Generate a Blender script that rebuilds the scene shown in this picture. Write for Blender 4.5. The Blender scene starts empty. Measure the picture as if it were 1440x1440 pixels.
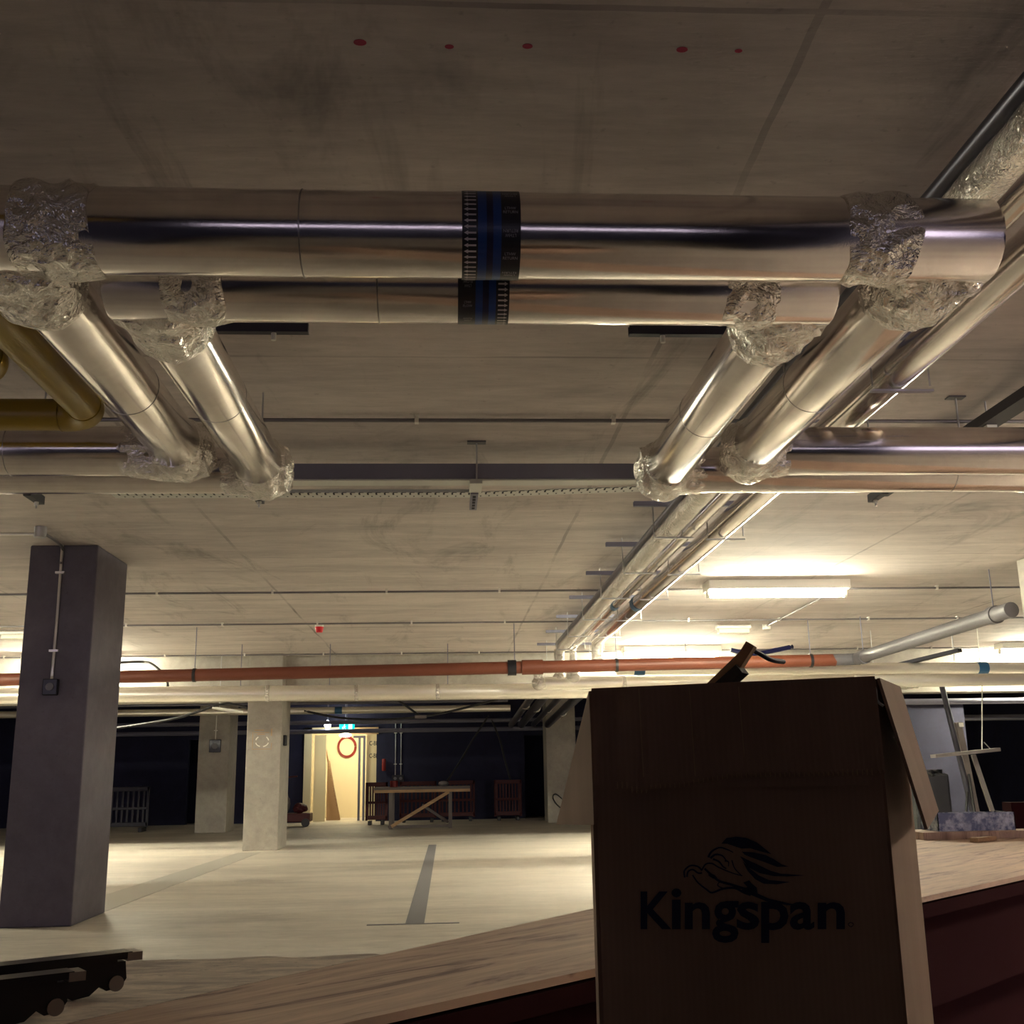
import bpy, bmesh, math, random
from mathutils import Vector, Matrix, noise
random.seed(7)
S = bpy.context.scene
COL = S.collection
V = Vector
PI = math.pi
H = 3.28            # ceiling height

# ------------------------------------------------------------------ camera
cd = bpy.data.cameras.new('camera'); cam = bpy.data.objects.new('camera', cd); COL.objects.link(cam)
cd.sensor_width = 36; cd.sensor_height = 36; cd.sensor_fit = 'HORIZONTAL'; cd.lens = 38.5; cd.clip_start = .02; cd.clip_end = 300
R = Matrix(((0.99825, 0.00292, -0.05904), (-0.05675, -0.23204, -0.97105), (-0.01654, 0.9727, -0.23147)))
cam.matrix_world = Matrix.Translation((0, 0, 1.2)) @ R.to_4x4()
S.camera = cam
S.view_settings.view_transform = 'Standard'; S.view_settings.look = 'None'
S.view_settings.gamma = 1; S.view_settings.use_curve_mapping = False
S.view_settings.exposure = 3.8

# ------------------------------------------------------------------ materials
def mat(name, col, rough=.6, metal=0, emit=None, estr=0, **k):
    m = bpy.data.materials.new(name); m.use_nodes = True
    b = m.node_tree.nodes['Principled BSDF']
    b.inputs['Base Color'].default_value = (*col, 1); b.inputs['Roughness'].default_value = rough
    b.inputs['Metallic'].default_value = metal
    if emit: b.inputs['Emission Color'].default_value = (*emit, 1); b.inputs['Emission Strength'].default_value = estr
    for a, v in k.items(): b.inputs[a.replace('_', ' ')].default_value = v
    return m

class NT:
    def __init__(s, m): s.t = m.node_tree; s.b = s.t.nodes['Principled BSDF']; s.tc = s.t.nodes.new('ShaderNodeTexCoord')
    def n(s, typ, **k):
        x = s.t.nodes.new('ShaderNode' + typ)
        for a, v in k.items():
            if a.startswith('i_'):
                q = a[2:]; q = int(q) if q.isdigit() else q.replace('_', ' ')
                x.inputs[q].default_value = v
            else: setattr(x, a, v)
        return x
    def l(s, a, b): s.t.links.new(a, b)
    def coords(s, scale=(1, 1, 1), space='Object'):
        mp = s.n('Mapping'); mp.inputs['Scale'].default_value = scale
        s.l(s.tc.outputs[space], mp.inputs[0]); return mp.outputs[0]
    def noise(s, co, scale, detail=6, rough=.6, dist=0):
        x = s.n('TexNoise'); x.inputs['Scale'].default_value = scale; x.inputs['Detail'].default_value = detail
        x.inputs['Roughness'].default_value = rough; x.inputs['Distortion'].default_value = dist
        s.l(co, x.inputs['Vector']); return x.outputs['Fac']
    def ramp(s, f, *stops):
        r = s.n('ValToRGB'); e = r.color_ramp.elements
        while len(e) < len(stops): e.new(.5)
        for q, (p, c) in zip(e, stops): q.position = p; q.color = (*c, 1) if len(c) == 3 else c
        s.l(f, r.inputs[0]); return r.outputs[0]
    def mix(s, a, b, f, mode='MIX'):
        x = s.n('Mix', data_type='RGBA', blend_type=mode)
        for sock, v in ((0, f), (6, a), (7, b)):
            if isinstance(v, (int, float)): x.inputs[sock].default_value = v
            elif isinstance(v, tuple): x.inputs[sock].default_value = (*v, 1)
            else: s.l(v, x.inputs[sock])
        return x.outputs[2]
    def math(s, op, a, b=0., c=0.):
        x = s.n('Math', operation=op)
        for i, v in enumerate((a, b, c)):
            if isinstance(v, (int, float)): x.inputs[i].default_value = v
            else: s.l(v, x.inputs[i])
        return x.outputs[0]
    def color(s, c): s.l(c, s.b.inputs['Base Color'])
    def bump(s, f, strength=.2, dist=.01, prev=None):
        x = s.n('Bump'); x.inputs['Strength'].default_value = strength; x.inputs['Distance'].default_value = dist
        s.l(f, x.inputs['Height'])
        if prev: s.l(prev, x.inputs['Normal'])
        s.l(x.outputs[0], s.b.inputs['Normal']); return x.outputs[0]

def g(v): return (v, v, v)
M = {}
def concrete(name, base, dark, streak=(1, 1, 1), sc=1.0, rough=.85):
    m = mat(name, base, rough); t = NT(m); co = t.coords(streak)
    a = t.noise(co, 1.3*sc, 8, .65, .6); b = t.noise(co, 9*sc, 6, .7)
    c = t.ramp(a, (.3, dark), (.62, base))
    c = t.mix(c, t.ramp(b, (.3, g(.72)), (.65, g(1.06))), .55, 'MULTIPLY')
    s = t.ramp(t.noise(t.coords(), 26*sc, 3, .5), (.66, g(1)), (.78, g(.45)))
    c = t.mix(c, s, .45, 'MULTIPLY')
    t.color(c); t.bump(b, .25, .01)
    return m, t, c
M['column'], _, _ = concrete('column_concrete', (.42, .39, .35), (.33, .31, .28))
m, t, c = concrete('soffit_concrete', (.62, .56, .53), (.44, .395, .385), (.45, 2.2, 1), 1.0)
# formwork board joints in the soffit, and patches rubbed by old props
w = t.coords(); sep = t.n('SeparateXYZ'); t.l(w, sep.inputs[0])
wob = t.math('MULTIPLY', t.noise(w, .8, 3), .06)
def joints(axis, start, pitch, width):
    p = t.math('ADD', sep.outputs[axis], wob); p = t.math('SUBTRACT', p, start)
    p = t.math('PINGPONG', p, pitch/2)
    return t.math('LESS_THAN', p, width)
jy = joints(1, 5.33, 2.66, .012); jx = joints(0, 1.10, 3.04, .014)
vis = t.ramp(t.noise(t.coords((.35, .6, 1)), 1.1, 4), (.38, g(.04)), (.66, g(.65)))
jm = t.math('MAXIMUM', jy, jx)
c2 = t.mix(c, (.10, .085, .09), t.math('MULTIPLY', jm, vis))
st = t.noise(t.coords((.9, .22, 1)), 1.7, 5, .7, 1.2)
c2 = t.mix(c2, t.ramp(st, (.56, g(1)), (.70, g(.58))), .8, 'MULTIPLY')
t.color(c2); M['soffit'] = m
m, t, c = concrete('floor_concrete', (.58, .53, .46), (.45, .41, .37), (.8, 2, 1), .6, .62)
dust = t.ramp(t.noise(t.coords((.3, 1.4, 1)), .9, 6, .7, 1), (.40, g(.72)), (.58, g(1.0)))
t.color(t.mix(c, dust, .6, 'MULTIPLY')); M['floor'] = m
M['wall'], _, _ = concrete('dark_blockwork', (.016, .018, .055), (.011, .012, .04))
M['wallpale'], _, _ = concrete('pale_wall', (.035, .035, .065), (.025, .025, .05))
M['cream'] = mat('cream_plaster', (.66, .58, .42), .8)
M['creamboard'] = mat('cream_board', (.85, .74, .50), .7)
m = mat('rubbed_timber', (.45, .28, .15), .7); t = NT(m)
t.color(t.ramp(t.noise(t.coords((1, 14, 14)), 3, 5), (.3, (.30, .18, .10)), (.7, (.55, .36, .2)))); M['timber'] = m
M['greytimber'] = mat('grey_timber', (.15, .13, .13), .8)
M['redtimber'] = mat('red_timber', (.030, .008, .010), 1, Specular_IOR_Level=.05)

def foil(name, base, rough, crumple):
    m = mat(name, base, rough, 1); t = NT(m)
    if crumple:
        vo = t.n('TexVoronoi', feature='F1'); vo.inputs['Scale'].default_value = 26
        nd = t.noise(t.coords(), 9, 3, .6, 2.0); ad = t.n('VectorMath', operation='ADD'); t.l(t.coords(), ad.inputs[0]); sc = t.n('VectorMath', operation='SCALE'); sc.inputs['Scale'].default_value = .12; t.l(nd, sc.inputs[0]); t.l(sc.outputs[0], ad.inputs[1])
        t.l(ad.outputs[0], vo.inputs['Vector'])
        nn = t.noise(t.coords((1, 1, 1)), 13, 3, .55, 2.5)
        p = t.bump(vo.outputs['Distance'], .55, .02)
        t.bump(nn, .7, .03, p)
    else:
        nn = t.noise(t.coords((1.4, 1.4, 1.4)), 2.0, 3, .5)
        f = t.noise(t.coords(), 300, 2, .5)
        p = t.bump(nn, .10, .02); t.bump(f, .07, .002, p)
        t.color(t.ramp(t.noise(t.coords(), 5, 5, .7), (.3, tuple(x*.86 for x in base)), (.6, base)))
    return m
M['foil'] = foil('foil_facing', (.86, .81, .78), .15, False)
M['crumple'] = foil('crumpled_foil_tape', (.86, .83, .79), .22, True)
M['foilfar'] = mat('foil_facing_far', (.88, .84, .76), .34, .75)
M['foildark'] = mat('dark_foil', (.16, .16, .20), .35, .9)  # one even dark foil colour
M['seam'] = mat('foil_seam', (.35, .33, .33), .3, 1)
M['galv'] = mat('galvanised_steel', (.50, .50, .52), .42, .85)
M['galvdull'] = mat('dull_galvanised', (.20, .20, .27), .6, .1)
M['tray'] = mat('perforated_tray_steel', (.62, .63, .60), .5, .4)
M['slot'] = mat('punched_slots', (.03, .03, .045), .8)
M['darksteel'] = mat('dark_steel', (.045, .045, .06), .5, .5)
M['conduit'] = mat('conduit_steel', (.22, .21, .22), .4, .7)
M['conduitbright'] = mat('bright_conduit', (.75, .73, .68), .35, .8)
M['orange'] = mat('orange_plastic', (.17, .046, .022), .5)
M['greyplastic'] = mat('grey_plastic', (.12, .115, .13), .5)
M['yellow'] = mat('yellow_paint', (.33, .22, .012), .38)
M['black'] = mat('black_rubber', (.012, .012, .016), .45)
M['blackmetal'] = mat('black_painted_metal', (.015, .015, .02), .3, .3)
M['endcap'] = mat('worn_metal_cap', (.30, .26, .25), .4, .8)
M['white'] = mat('white_plastic', (.85, .84, .78), .4)
M['bluetape'] = mat('blue_tape', (.02, .10, .22), .45)
M['green'] = mat('green_tape', (.01, .22, .16), .4)
M['red'] = mat('red_plastic', (.22, .012, .012), .5)
M['reddark'] = mat('shaded_red_plastic', (.07, .008, .012), .6)  # red darkened so the dimness of the back sits in its colour
M['redpaint'] = mat('red_spray_paint', (.40, .04, .09), .8)
M['tapeblack'] = mat('label_black', (.012, .013, .022), .35)
M['tapeblue'] = mat('label_blue', (.006, .045, .22), .35)
M['tapenavy'] = mat('label_navy', (.004, .006, .05), .35)
M['tapewhite'] = mat('label_white', (.62, .58, .60), .5)
M['tapegrey'] = mat('label_grey', (.32, .31, .36), .5)
M['ink'] = mat('navy_print', (.008, .010, .05), .7)
M['linepale'] = mat('pale_infill', (.37, .345, .31), .8)
M['linepaint'] = mat('dark_floor_line', (.16, .155, .17), .8)
M['lamp'] = mat('lit_tube', (1, 1, .9), .5, 0, (1, .94, .70), 33)
M['lampdim'] = mat('lit_tube_warm', (1, 1, .9), .5, 0, (1, .86, .68), 26)
M['lampwarm'] = mat('lit_corridor_lamp', (1, 1, .9), .5, 0, (1, .90, .60), 7)
M['bulk'] = mat('lit_bulkhead', (1, 1, 1), .5, 0, (.85, .97, 1), 3)
M['exit'] = mat('lit_exit_panel', (0, .5, .45), .5, 0, (.0, .62, .58), .12)
M['exitwhite'] = mat('lit_exit_symbol', (1, 1, 1), .5, 0, (.4, 1, .9), .2)
M['opal'] = mat('clear_diffuser', (.80, .78, .66), .3)

def cardboard(name, c1, c2):
    m = mat(name, c1, .85); t = NT(m)
    fl = t.n('TexWave', wave_type='BANDS', bands_direction='X'); fl.inputs['Scale'].default_value = 34
    t.l(t.coords(), fl.inputs['Vector'])
    t.color(t.mix(t.ramp(t.noise(t.coords((1, 1, .15)), 9, 5), (.35, c2), (.65, c1)), t.ramp(fl.outputs[0], (0, g(.93)), (1, g(1))), .8, 'MULTIPLY'))
    return m
M['card'] = cardboard('brown_cardboard', (.38, .24, .175), (.32, .20, .145))
M['cardedge'] = mat('cardboard_edge', (.47, .32, .2), .9)
m = mat('worn_plywood', (.5, .36, .26), .75); t = NT(m)
c0 = t.n('Mapping'); c0.inputs['Rotation'].default_value = (0, 0, -.76); t.l(t.tc.outputs['Object'], c0.inputs[0])
co = t.n('Mapping'); co.inputs['Scale'].default_value = (.6, 6, 1); t.l(c0.outputs[0], co.inputs[0])
gr = t.noise(co.outputs[0], 1.5, 7, .68, 1.8); gr2 = t.noise(co.outputs[0], 5, 4, .6)
c = t.ramp(gr, (.36, (.22, .14, .12)), (.46, (.50, .35, .27)), (.68, (.66, .48, .36)))
c = t.mix(c, t.ramp(gr2, (.25, g(.6)), (.6, g(1.05))), .5, 'MULTIPLY')
spk = t.ramp(t.noise(co.outputs[0], 14, 2, .4), (.70, g(1)), (.76, g(.2)))
c = t.mix(c, spk, .8, 'MULTIPLY'); t.color(c); t.bump(gr2, .15, .01); M['ply'] = m
m = mat('dusty_chipboard', (.5, .42, .34), .85); t = NT(m)
a = t.noise(t.coords((1, 3, 1)), 5, 8, .75, .8)
t.color(t.mix(t.ramp(a, (.35, (.34, .28, .25)), (.6, (.72, .61, .50))), t.ramp(t.noise(t.coords(), 30, 3), (.66, g(1)), (.75, g(.3))), .7, 'MULTIPLY'))
t.bump(a, .4, .02); M['chip'] = m
m = mat('smeared_clear_plastic', (.35, .42, .55), .25); t = NT(m)
t.color(t.ramp(t.noise(t.coords((1, 1, 1)), 14, 4, .7), (.42, (.06, .08, .16)), (.62, (.55, .60, .68)))); M['clear'] = m

# ------------------------------------------------------------------ object helpers
WP = {}
def tag(o, label, cat, group=None, kind=None):
    o['label'] = label; o['category'] = cat
    if group: o['group'] = group
    if kind: o['kind'] = kind
    return o
def empty(name, loc, label, cat, group=None):
    o = bpy.data.objects.new(name, None); COL.objects.link(o); o.location = V(loc); o.empty_display_size = .1
    WP[o] = V(loc); return tag(o, label, cat, group)
def obj(name, bm, mats, parent=None, smooth=False, label=None, kind=None):
    if not isinstance(mats, (list, tuple)): mats = [mats]
    bm.normal_update()
    xs = [v.co for v in bm.verts]
    lo = V((min(p.x for p in xs), min(p.y for p in xs), min(p.z for p in xs)))
    hi = V((max(p.x for p in xs), max(p.y for p in xs), max(p.z for p in xs)))
    c = (lo+hi)/2
    if parent is None and kind != 'structure': c.z = lo.z
    if kind == 'structure': c = V((0, 0, 0))
    bmesh.ops.translate(bm, verts=bm.verts, vec=-c)
    me = bpy.data.meshes.new(name)
    if smooth:
        for f in bm.faces: f.smooth = True
        for e in bm.edges:
            if len(e.link_faces) == 2 and e.calc_face_angle(0) > .7: e.smooth = False
    bm.to_mesh(me); bm.free()
    for m_ in mats: me.materials.append(m_)
    o = bpy.data.objects.new(name, me); COL.objects.link(o)
    if parent is not None:
        o.parent = parent; o.location = c-WP[parent]
    else: o.location = c
    WP[o] = c
    if label: o['label'] = label
    if kind: o['kind'] = kind
    return o
def dup(root, off, label=None):
    r = root.copy(); COL.objects.link(r); r.location = root.location+V(off); WP[r] = r.location.copy()
    if label: r['label'] = label
    for ch in list(root.children):
        c = ch.copy(); COL.objects.link(c); c.parent = r
        for q in list(ch.children):
            d = q.copy(); COL.objects.link(d); d.parent = c
    return r
BM = bmesh.new
def box(bm, x0, x1, y0, y1, z0, z1, mi=0, bev=0, M4=None):
    r = bmesh.ops.create_cube(bm, size=1)['verts']
    for v in r: v.co = V(((v.co.x+.5)*(x1-x0)+x0, (v.co.y+.5)*(y1-y0)+y0, (v.co.z+.5)*(z1-z0)+z0))
    if M4: bmesh.ops.transform(bm, matrix=M4, verts=r)
    fs = set(f for v in r for f in v.link_faces)
    for f in fs: f.material_index = mi
    if bev:
        es = list(set(e for v in r for e in v.link_edges))
        nf = bmesh.ops.bevel(bm, geom=es, offset=bev, segments=2, affect='EDGES', profile=.5)['faces']
        for f in nf: f.material_index = mi
    return bm
def frame(d):
    d = V(d).normalized(); u = d.cross(V((0, 0, 1)))
    if u.length < .05: u = d.cross(V((0, 1, 0)))
    u.normalize(); return d, u, u.cross(d).normalized()
def cyl(bm, a, b, r, n=24, mi=0, r2=None, cap=True, round_end=False):
    a, b = V(a), V(b); d, u, w = frame(b-a); r2 = r if r2 is None else r2
    L = (b-a).length
    prof = [(0, r), (L, r2)]
    if round_end: q = round_end; prof = [(0, r-q), (q*.3, r-q*.3), (q, r), (L-q, r2), (L-q*.3, r2-q*.3), (L, r2-q)]
    rings = []
    for s, rr in prof:
        rings.append([bm.verts.new(a+d*s+(u*math.cos(2*PI*i/n)+w*math.sin(2*PI*i/n))*rr) for i in range(n)])
    for A, B in zip(rings, rings[1:]):
        for i in range(n):
            f = bm.faces.new((A[i], A[(i+1) % n], B[(i+1) % n], B[i])); f.material_index = mi
    if cap:
        f = bm.faces.new(rings[0][::-1]); f.material_index = mi
        f = bm.faces.new(rings[-1]); f.material_index = mi
    return bm
def bar(bm, a, b, w, h_, mi=0):      # rectangular bar between two points
    a, b = V(a), V(b); d, u, k = frame(b-a)
    vs = [bm.verts.new(p+u*sx*w/2+k*sy*h_/2) for p in (a, b) for sx, sy in ((-1, -1), (1, -1), (1, 1), (-1, 1))]
    for q in ((0, 1, 2, 3), (7, 6, 5, 4), (0, 4, 5, 1), (1, 5, 6, 2), (2, 6, 7, 3), (3, 7, 4, 0)):
        bm.faces.new([vs[i] for i in q]).material_index = mi
    bmesh.ops.recalc_face_normals(bm, faces=bm.faces[-6:])
    return bm
def tube(bm, pts, r, n=8, mi=0, sub=6):
    P = [V(p) for p in pts]; out = []
    for i in range(len(P)-1):
        p0 = P[max(i-1, 0)]; p1 = P[i]; p2 = P[i+1]; p3 = P[min(i+2, len(P)-1)]
        for s in range(sub):
            t_ = s/sub
            out.append(.5*((2*p1)+(p2-p0)*t_+(2*p0-5*p1+4*p2-p3)*t_*t_+(3*p1-p0-3*p2+p3)*t_**3))
    out.append(P[-1]); rings = []; pu = None
    for i, p in enumerate(out):
        d = (out[min(i+1, len(out)-1)]-out[max(i-1, 0)]).normalized()
        if pu is None: _, u, w = frame(d)
        else: u = (pu-d*pu.dot(d)).normalized(); w = d.cross(u)
        pu = u
        rings.append([bm.verts.new(p+(u*math.cos(2*PI*k/n)+w*math.sin(2*PI*k/n))*r) for k in range(n)])
    for A, B in zip(rings, rings[1:]):
        for i in range(n): bm.faces.new((A[i], A[(i+1) % n], B[(i+1) % n], B[i])).material_index = mi
    bm.faces.new(rings[0][::-1]); bm.faces.new(rings[-1])
    return bm
def prism(bm, poly, z0, z1, mi=0):
    A = [bm.verts.new((x, y, z0)) for x, y in poly]; B = [bm.verts.new((x, y, z1)) for x, y in poly]
    n = len(poly); fs = [bm.faces.new(A[::-1]), bm.faces.new(B)]
    for i in range(n): fs.append(bm.faces.new((A[i], A[(i+1) % n], B[(i+1) % n], B[i])))
    for f in fs: f.material_index = mi
    bmesh.ops.recalc_face_normals(bm, faces=fs)
    return bm
def panel(bm, pts, th, mi=0, nu=1):     # a sheet through a loop of points, thickness th along its normal
    P = [V(p) for p in pts]; nrm = (P[1]-P[0]).cross(P[-1]-P[0]).normalized()
    A = [bm.verts.new(p) for p in P]; B = [bm.verts.new(p+nrm*th) for p in P]; n = len(P)
    fs = [bm.faces.new(A[::-1]), bm.faces.new(B)]
    for i in range(n): fs.append(bm.faces.new((A[i], A[(i+1) % n], B[(i+1) % n], B[i])))
    for f in fs: f.material_index = mi
    bmesh.ops.recalc_face_normals(bm, faces=fs)
    return bm
def wrap(bm, a, b, r, amp=.012, seed=0, nu=72, nv=18, pinch=.012, bulge=0):
    """crumpled foil tape wound round a pipe"""
    a, b = V(a), V(b); d, u, w = frame(b-a); L = (b-a).length; rings = []
    o = V((seed*3.7, seed*1.3, seed*.7))
    for j in range(nv+1):
        t_ = j/nv; ring = []
        e = 1-abs(2*t_-1)**4
        for i in range(nu):
            th = 2*PI*i/nu; dr = u*math.cos(th)+w*math.sin(th)
            p = a+d*L*t_
            q = (p+dr*r)
            k = 1-abs(noise.noise(q*11+o))*2.4; k2 = abs(noise.noise(q*24+o)); k3 = noise.noise(q*5+o)
            ee = .18*noise.noise(q*9+o*2)*(1 if j in (0, nv) else 0)
            rr = r-pinch*(1-e)+bulge*math.sin(PI*t_)+amp*(k*.8+k2*.6+k3*.8-.3)*(.35+.65*e)
            ring.append(bm.verts.new(p+d*L*ee*.5+dr*rr))
        rings.append(ring)
    for A, B in zip(rings, rings[1:]):
        for i in range(nu): bm.faces.new((A[i], A[(i+1) % nu], B[(i+1) % nu], B[i]))
    bm.faces.new(rings[0][::-1]); bm.faces.new(rings[-1])
    return bm
def blob(bm, c, rad, amp, seed=0, sub=4):
    o = V((seed*2.3, seed, seed*.4)); c = V(c)
    r = bmesh.ops.create_icosphere(bm, subdivisions=sub, radius=1)['verts']
    for v in r:
        n_ = v.co.normalized(); q = V((n_.x*rad[0], n_.y*rad[1], n_.z*rad[2]))
        k = (1-abs(noise.noise(q*14+c+o))*2)*.8+abs(noise.noise(q*36+o))*.7+noise.noise(q*7+o)*.8-.4
        v.co = c+q+n_*k*amp
    return bm
def text_geo(s, bold=0.0):
    cu = bpy.data.curves.new('t', 'FONT'); cu.body = s; cu.size = 1; cu.offset = bold; cu.resolution_u = 3
    o = bpy.data.objects.new('t', cu); COL.objects.link(o)
    dg = bpy.context.evaluated_depsgraph_get(); me = o.evaluated_get(dg).to_mesh()
    vs = [tuple(v.co[:2]) for v in me.vertices]; fs = [tuple(p.vertices) for p in me.polygons]
    o.evaluated_get(dg).to_mesh_clear(); COL.objects.unlink(o); bpy.data.objects.remove(o); bpy.data.curves.remove(cu)
    return vs, fs
def put_text(bm, s, box_, fn, mi=0, bold=0, th=0):
    """text fitted into box (u0,v0,u1,v1), mapped by fn(u,v,d)->Vector (d = lift)"""
    vs, fs = text_geo(s, bold)
    x0 = min(v[0] for v in vs); x1 = max(v[0] for v in vs); y0 = min(v[1] for v in vs); y1 = max(v[1] for v in vs)
    u0, v0, u1, v1 = box_
    q = [bm.verts.new(fn(u0+(x-x0)/(x1-x0)*(u1-u0), v0+(y-y0)/(y1-y0)*(v1-v0), th)) for x, y in vs]
    for f in fs:
        try: bm.faces.new([q[i] for i in f]).material_index = mi
        except ValueError: pass
    return bm
def struct(name, bm, m_): return obj(name, bm, m_, None, kind='structure')

# ------------------------------------------------------------------ the setting
struct('floor', box(BM(), -14, 14, -9, 33.7, -.3, 0), M['floor'])
struct('ceiling', box(BM(), -14, 14, -9, 33.7, H+.001, H+.3), M['soffit'])
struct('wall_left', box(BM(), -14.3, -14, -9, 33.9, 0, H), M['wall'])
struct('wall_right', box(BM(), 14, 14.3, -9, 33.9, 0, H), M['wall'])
b = BM()
for x0, x1, z0, z1 in ((-14, -6.95, 0, H), (-6.95, -6.42, 2.2, H), (-6.42, -3.78, 0, H), (-3.78, -1.93, 2.33, H), (-1.93, 2.08, 0, H), (2.08, 2.62, 2.18, H), (2.62, 14, 0, H)):
    box(b, x0, x1, 30.5, 30.75, z0, z1)
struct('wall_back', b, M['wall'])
# lit corridor behind the doorway
struct('wall_corridor_back', box(BM(), -4.4, -1.0, 33.4, 33.6, 0, 2.7), M['cream'])
struct('wall_corridor_left', box(BM(), -4.5, -4.3, 30.75, 33.6, 0, 2.7), M['cream'])
struct('wall_corridor_right', box(BM(), -1.1, -.9, 30.75, 33.6, 0, 2.7), M['cream'])
struct('ceiling_corridor', box(BM(), -4.5, -.9, 30.75, 33.6, 2.7, 2.8), M['cream'])
struct('wall_added_rear', box(box(BM(), -2.4, 2.6, -1.2, -.9, 0, 2.12), -2.4, 2.6, -1.2, -.9, 2.36, H), M['wall'])  # unseen wall added to cut bounce light; its gap puts a streak on the foil
struct('wall_added_left', box(BM(), -2.7, -2.4, -1.2, 1.35, 0, H), M['wall'])  # unseen, added to block light from the left near the camera
struct('wall_added_right', box(BM(), 2.4, 2.7, -1.2, 1.25, 0, H), M['wall'])  # unseen, added to keep right-hand light off the floor before the box
struct('trim_shade_beam', box(BM(), -14, 14, 19.65, 20.2, 2.5, H), M['column'])  # beam added to shade the back of the garage from the tubes
struct('wall_far', box(BM(), -14.3, 14.3, 33.7, 33.9, 0, H), M['wall'])
struct('wall_store_back', box(BM(), -7.4, -6.0, 31.6, 31.7, 0, 2.4), M['wall'])
struct('wall_riser_back', box(BM(), 1.7, 3.0, 31.6, 31.7, 0, 2.4), M['wall'])
b = BM()
box(b, -3.86, -3.66, 30.38, 30.5, 0, 2.47); box(b, -3.86, -2.85, 30.38, 30.5, 2.33, 2.47)
struct('trim_1', b, M['creamboard'])
b = BM(); box(b, -2.85, -1.88, 30.40, 30.5, 2.28, 2.46)
struct('trim_2', b, M['timber'])
# floor markings and slots: flat lines on the slab
def strip(name, poly, z=.003, m_='linepaint', label=''):
    o = obj(name, prism(BM(), poly, 0, z), M[m_]); tag(o, label, 'floor marking'); return o
strip('bay_line', [(-.355, 9.63), (-.20, 9.63), (-.205, 19.95), (-.34, 19.95)], label='dark grey strip running down the middle of the lit floor')
strip('bay_cross_line', [(-.67, 9.57), (.09, 9.57), (.09, 9.62), (-.67, 9.62)], label='thin dark cross line at the near end of the long floor strip')
strip('infill_strip', [(-3.2, 10.95), (-3.05, 18.9), (-3.42, 18.9), (-3.72, 10.95)], m_='linepale', label='faint grey band on the floor joining the bases of two columns')

# ------------------------------------------------------------------ columns
def column(x0, x1, y0, y1, label):
    return tag(obj('concrete_column', box(BM(), x0, x1, y0, y1, 0, H, bev=.012), M['column']), label, 'column')
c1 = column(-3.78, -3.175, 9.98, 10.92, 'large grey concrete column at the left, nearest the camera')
c1.data.materials[0] = concrete('column_concrete_shaded', (.135, .12, .15), (.10, .09, .115))[0]  # darker copy of the column concrete: shade of its unlit front in the colour
c2 = column(-3.43, -2.85, 19.3, 20.35, 'square concrete column with a taped rectangle mark, standing on the lit floor')
c3 = column(-5.66, -4.97, 25.8, 26.75, 'smaller far concrete column with a black socket and bright conduit')
c4 = column(2.42, 3.15, 27.5, 28.4, 'pale concrete column far back, just left of the cardboard box')
c5 = column(5.97, 6.6, 10.1, 11.0, 'concrete column at the right edge, beside the grey drain pipe')

def conduit_drop(x, y, z0, z1, label, boxz, boxw, cm='conduitbright'):
    t_ = empty('wall_socket', (x, y, boxz), label, 'socket')
    obj('back_box', box(BM(), x-boxw/2, x+boxw/2, y-.055, y, boxz-boxw*.55, boxz+boxw*.55, bev=.008), M['blackmetal'], t_)
    fc = obj('face', cyl(BM(), (x, y-.054, boxz), (x, y-.066, boxz), boxw*.26, 20), M['greyplastic'], t_, True)
    obj('conduit', tube(BM(), [(x, y-.02, boxz+boxw*.5), (x+.004, y-.02, (z0+z1)/2), (x, y-.02, z1)], .0125, 8), M[cm], t_, True)
    for k in (.25, .8):
        zz = boxz+(z1-boxz)*k
        obj('saddle_clip', box(BM(), x-.04, x+.04, y-.036, y, zz-.01, zz+.01), M['conduitbright'], t_)
    return t_
conduit_drop(-3.49, 9.98, 2.0, H, 'black socket and steel conduit drop on the front of the nearest column', 2.0, .13)
conduit_drop(-5.28, 25.8, 1.9, H, 'black socket on the far column left of the marked one', 1.9, .26, 'white')
conduit_drop(-1.42, 30.5, 1.1, 2.6, 'left socket drop of the pair on the dark back wall', 1.1, .16, 'galv')
conduit_drop(-1.27, 30.5, 1.1, 2.6, 'right socket drop of the pair on the dark back wall', 1.1, .16, 'galv')
# tape mark on column 2
t_ = empty('tape_mark', (-3.12, 19.3, 1.8), 'pale taped rectangle with a broken circle on the marked column', 'tape mark')
b = BM()
for x0, x1, z0, z1 in ((-3.33, -3.32, 1.66, 1.95), (-3.30, -3.14, 1.97, 1.985), (-3.33, -3.0, 1.655, 1.665), (-3.02, -3.0, 1.88, 2.0), (-3.01, -3.0, 1.68, 1.76), (-3.3, -3.05, 1.93, 1.94), (-3.25, -3.12, 1.90, 1.915)): box(b, x0, x1, 19.294, 19.3, z0, z1)
obj('outline', b, M['cardedge'], t_)
for a0, a1 in ((.15, .9), (2.2, 2.9), (3.4, 4.4), (4.9, 6.0)):
    b = BM()
    for k in range(5):
        q0 = a0+(a1-a0)*k/5; q1 = a0+(a1-a0)*(k+1)/5
        bar(b, (-3.165+.11*math.cos(q0), 19.296, 1.79+.09*math.sin(q0)), (-3.165+.11*math.cos(q1), 19.296, 1.79+.09*math.sin(q1)), .006, .018)
    obj('arc', b, M['white'], t_)
tag(obj('junction_box', box(BM(), -2.85, -2.80, 19.55, 19.72, 1.72, 1.9, bev=.01), M['black']), 'small black box on the right side of the marked column', 'electrical box')

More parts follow.
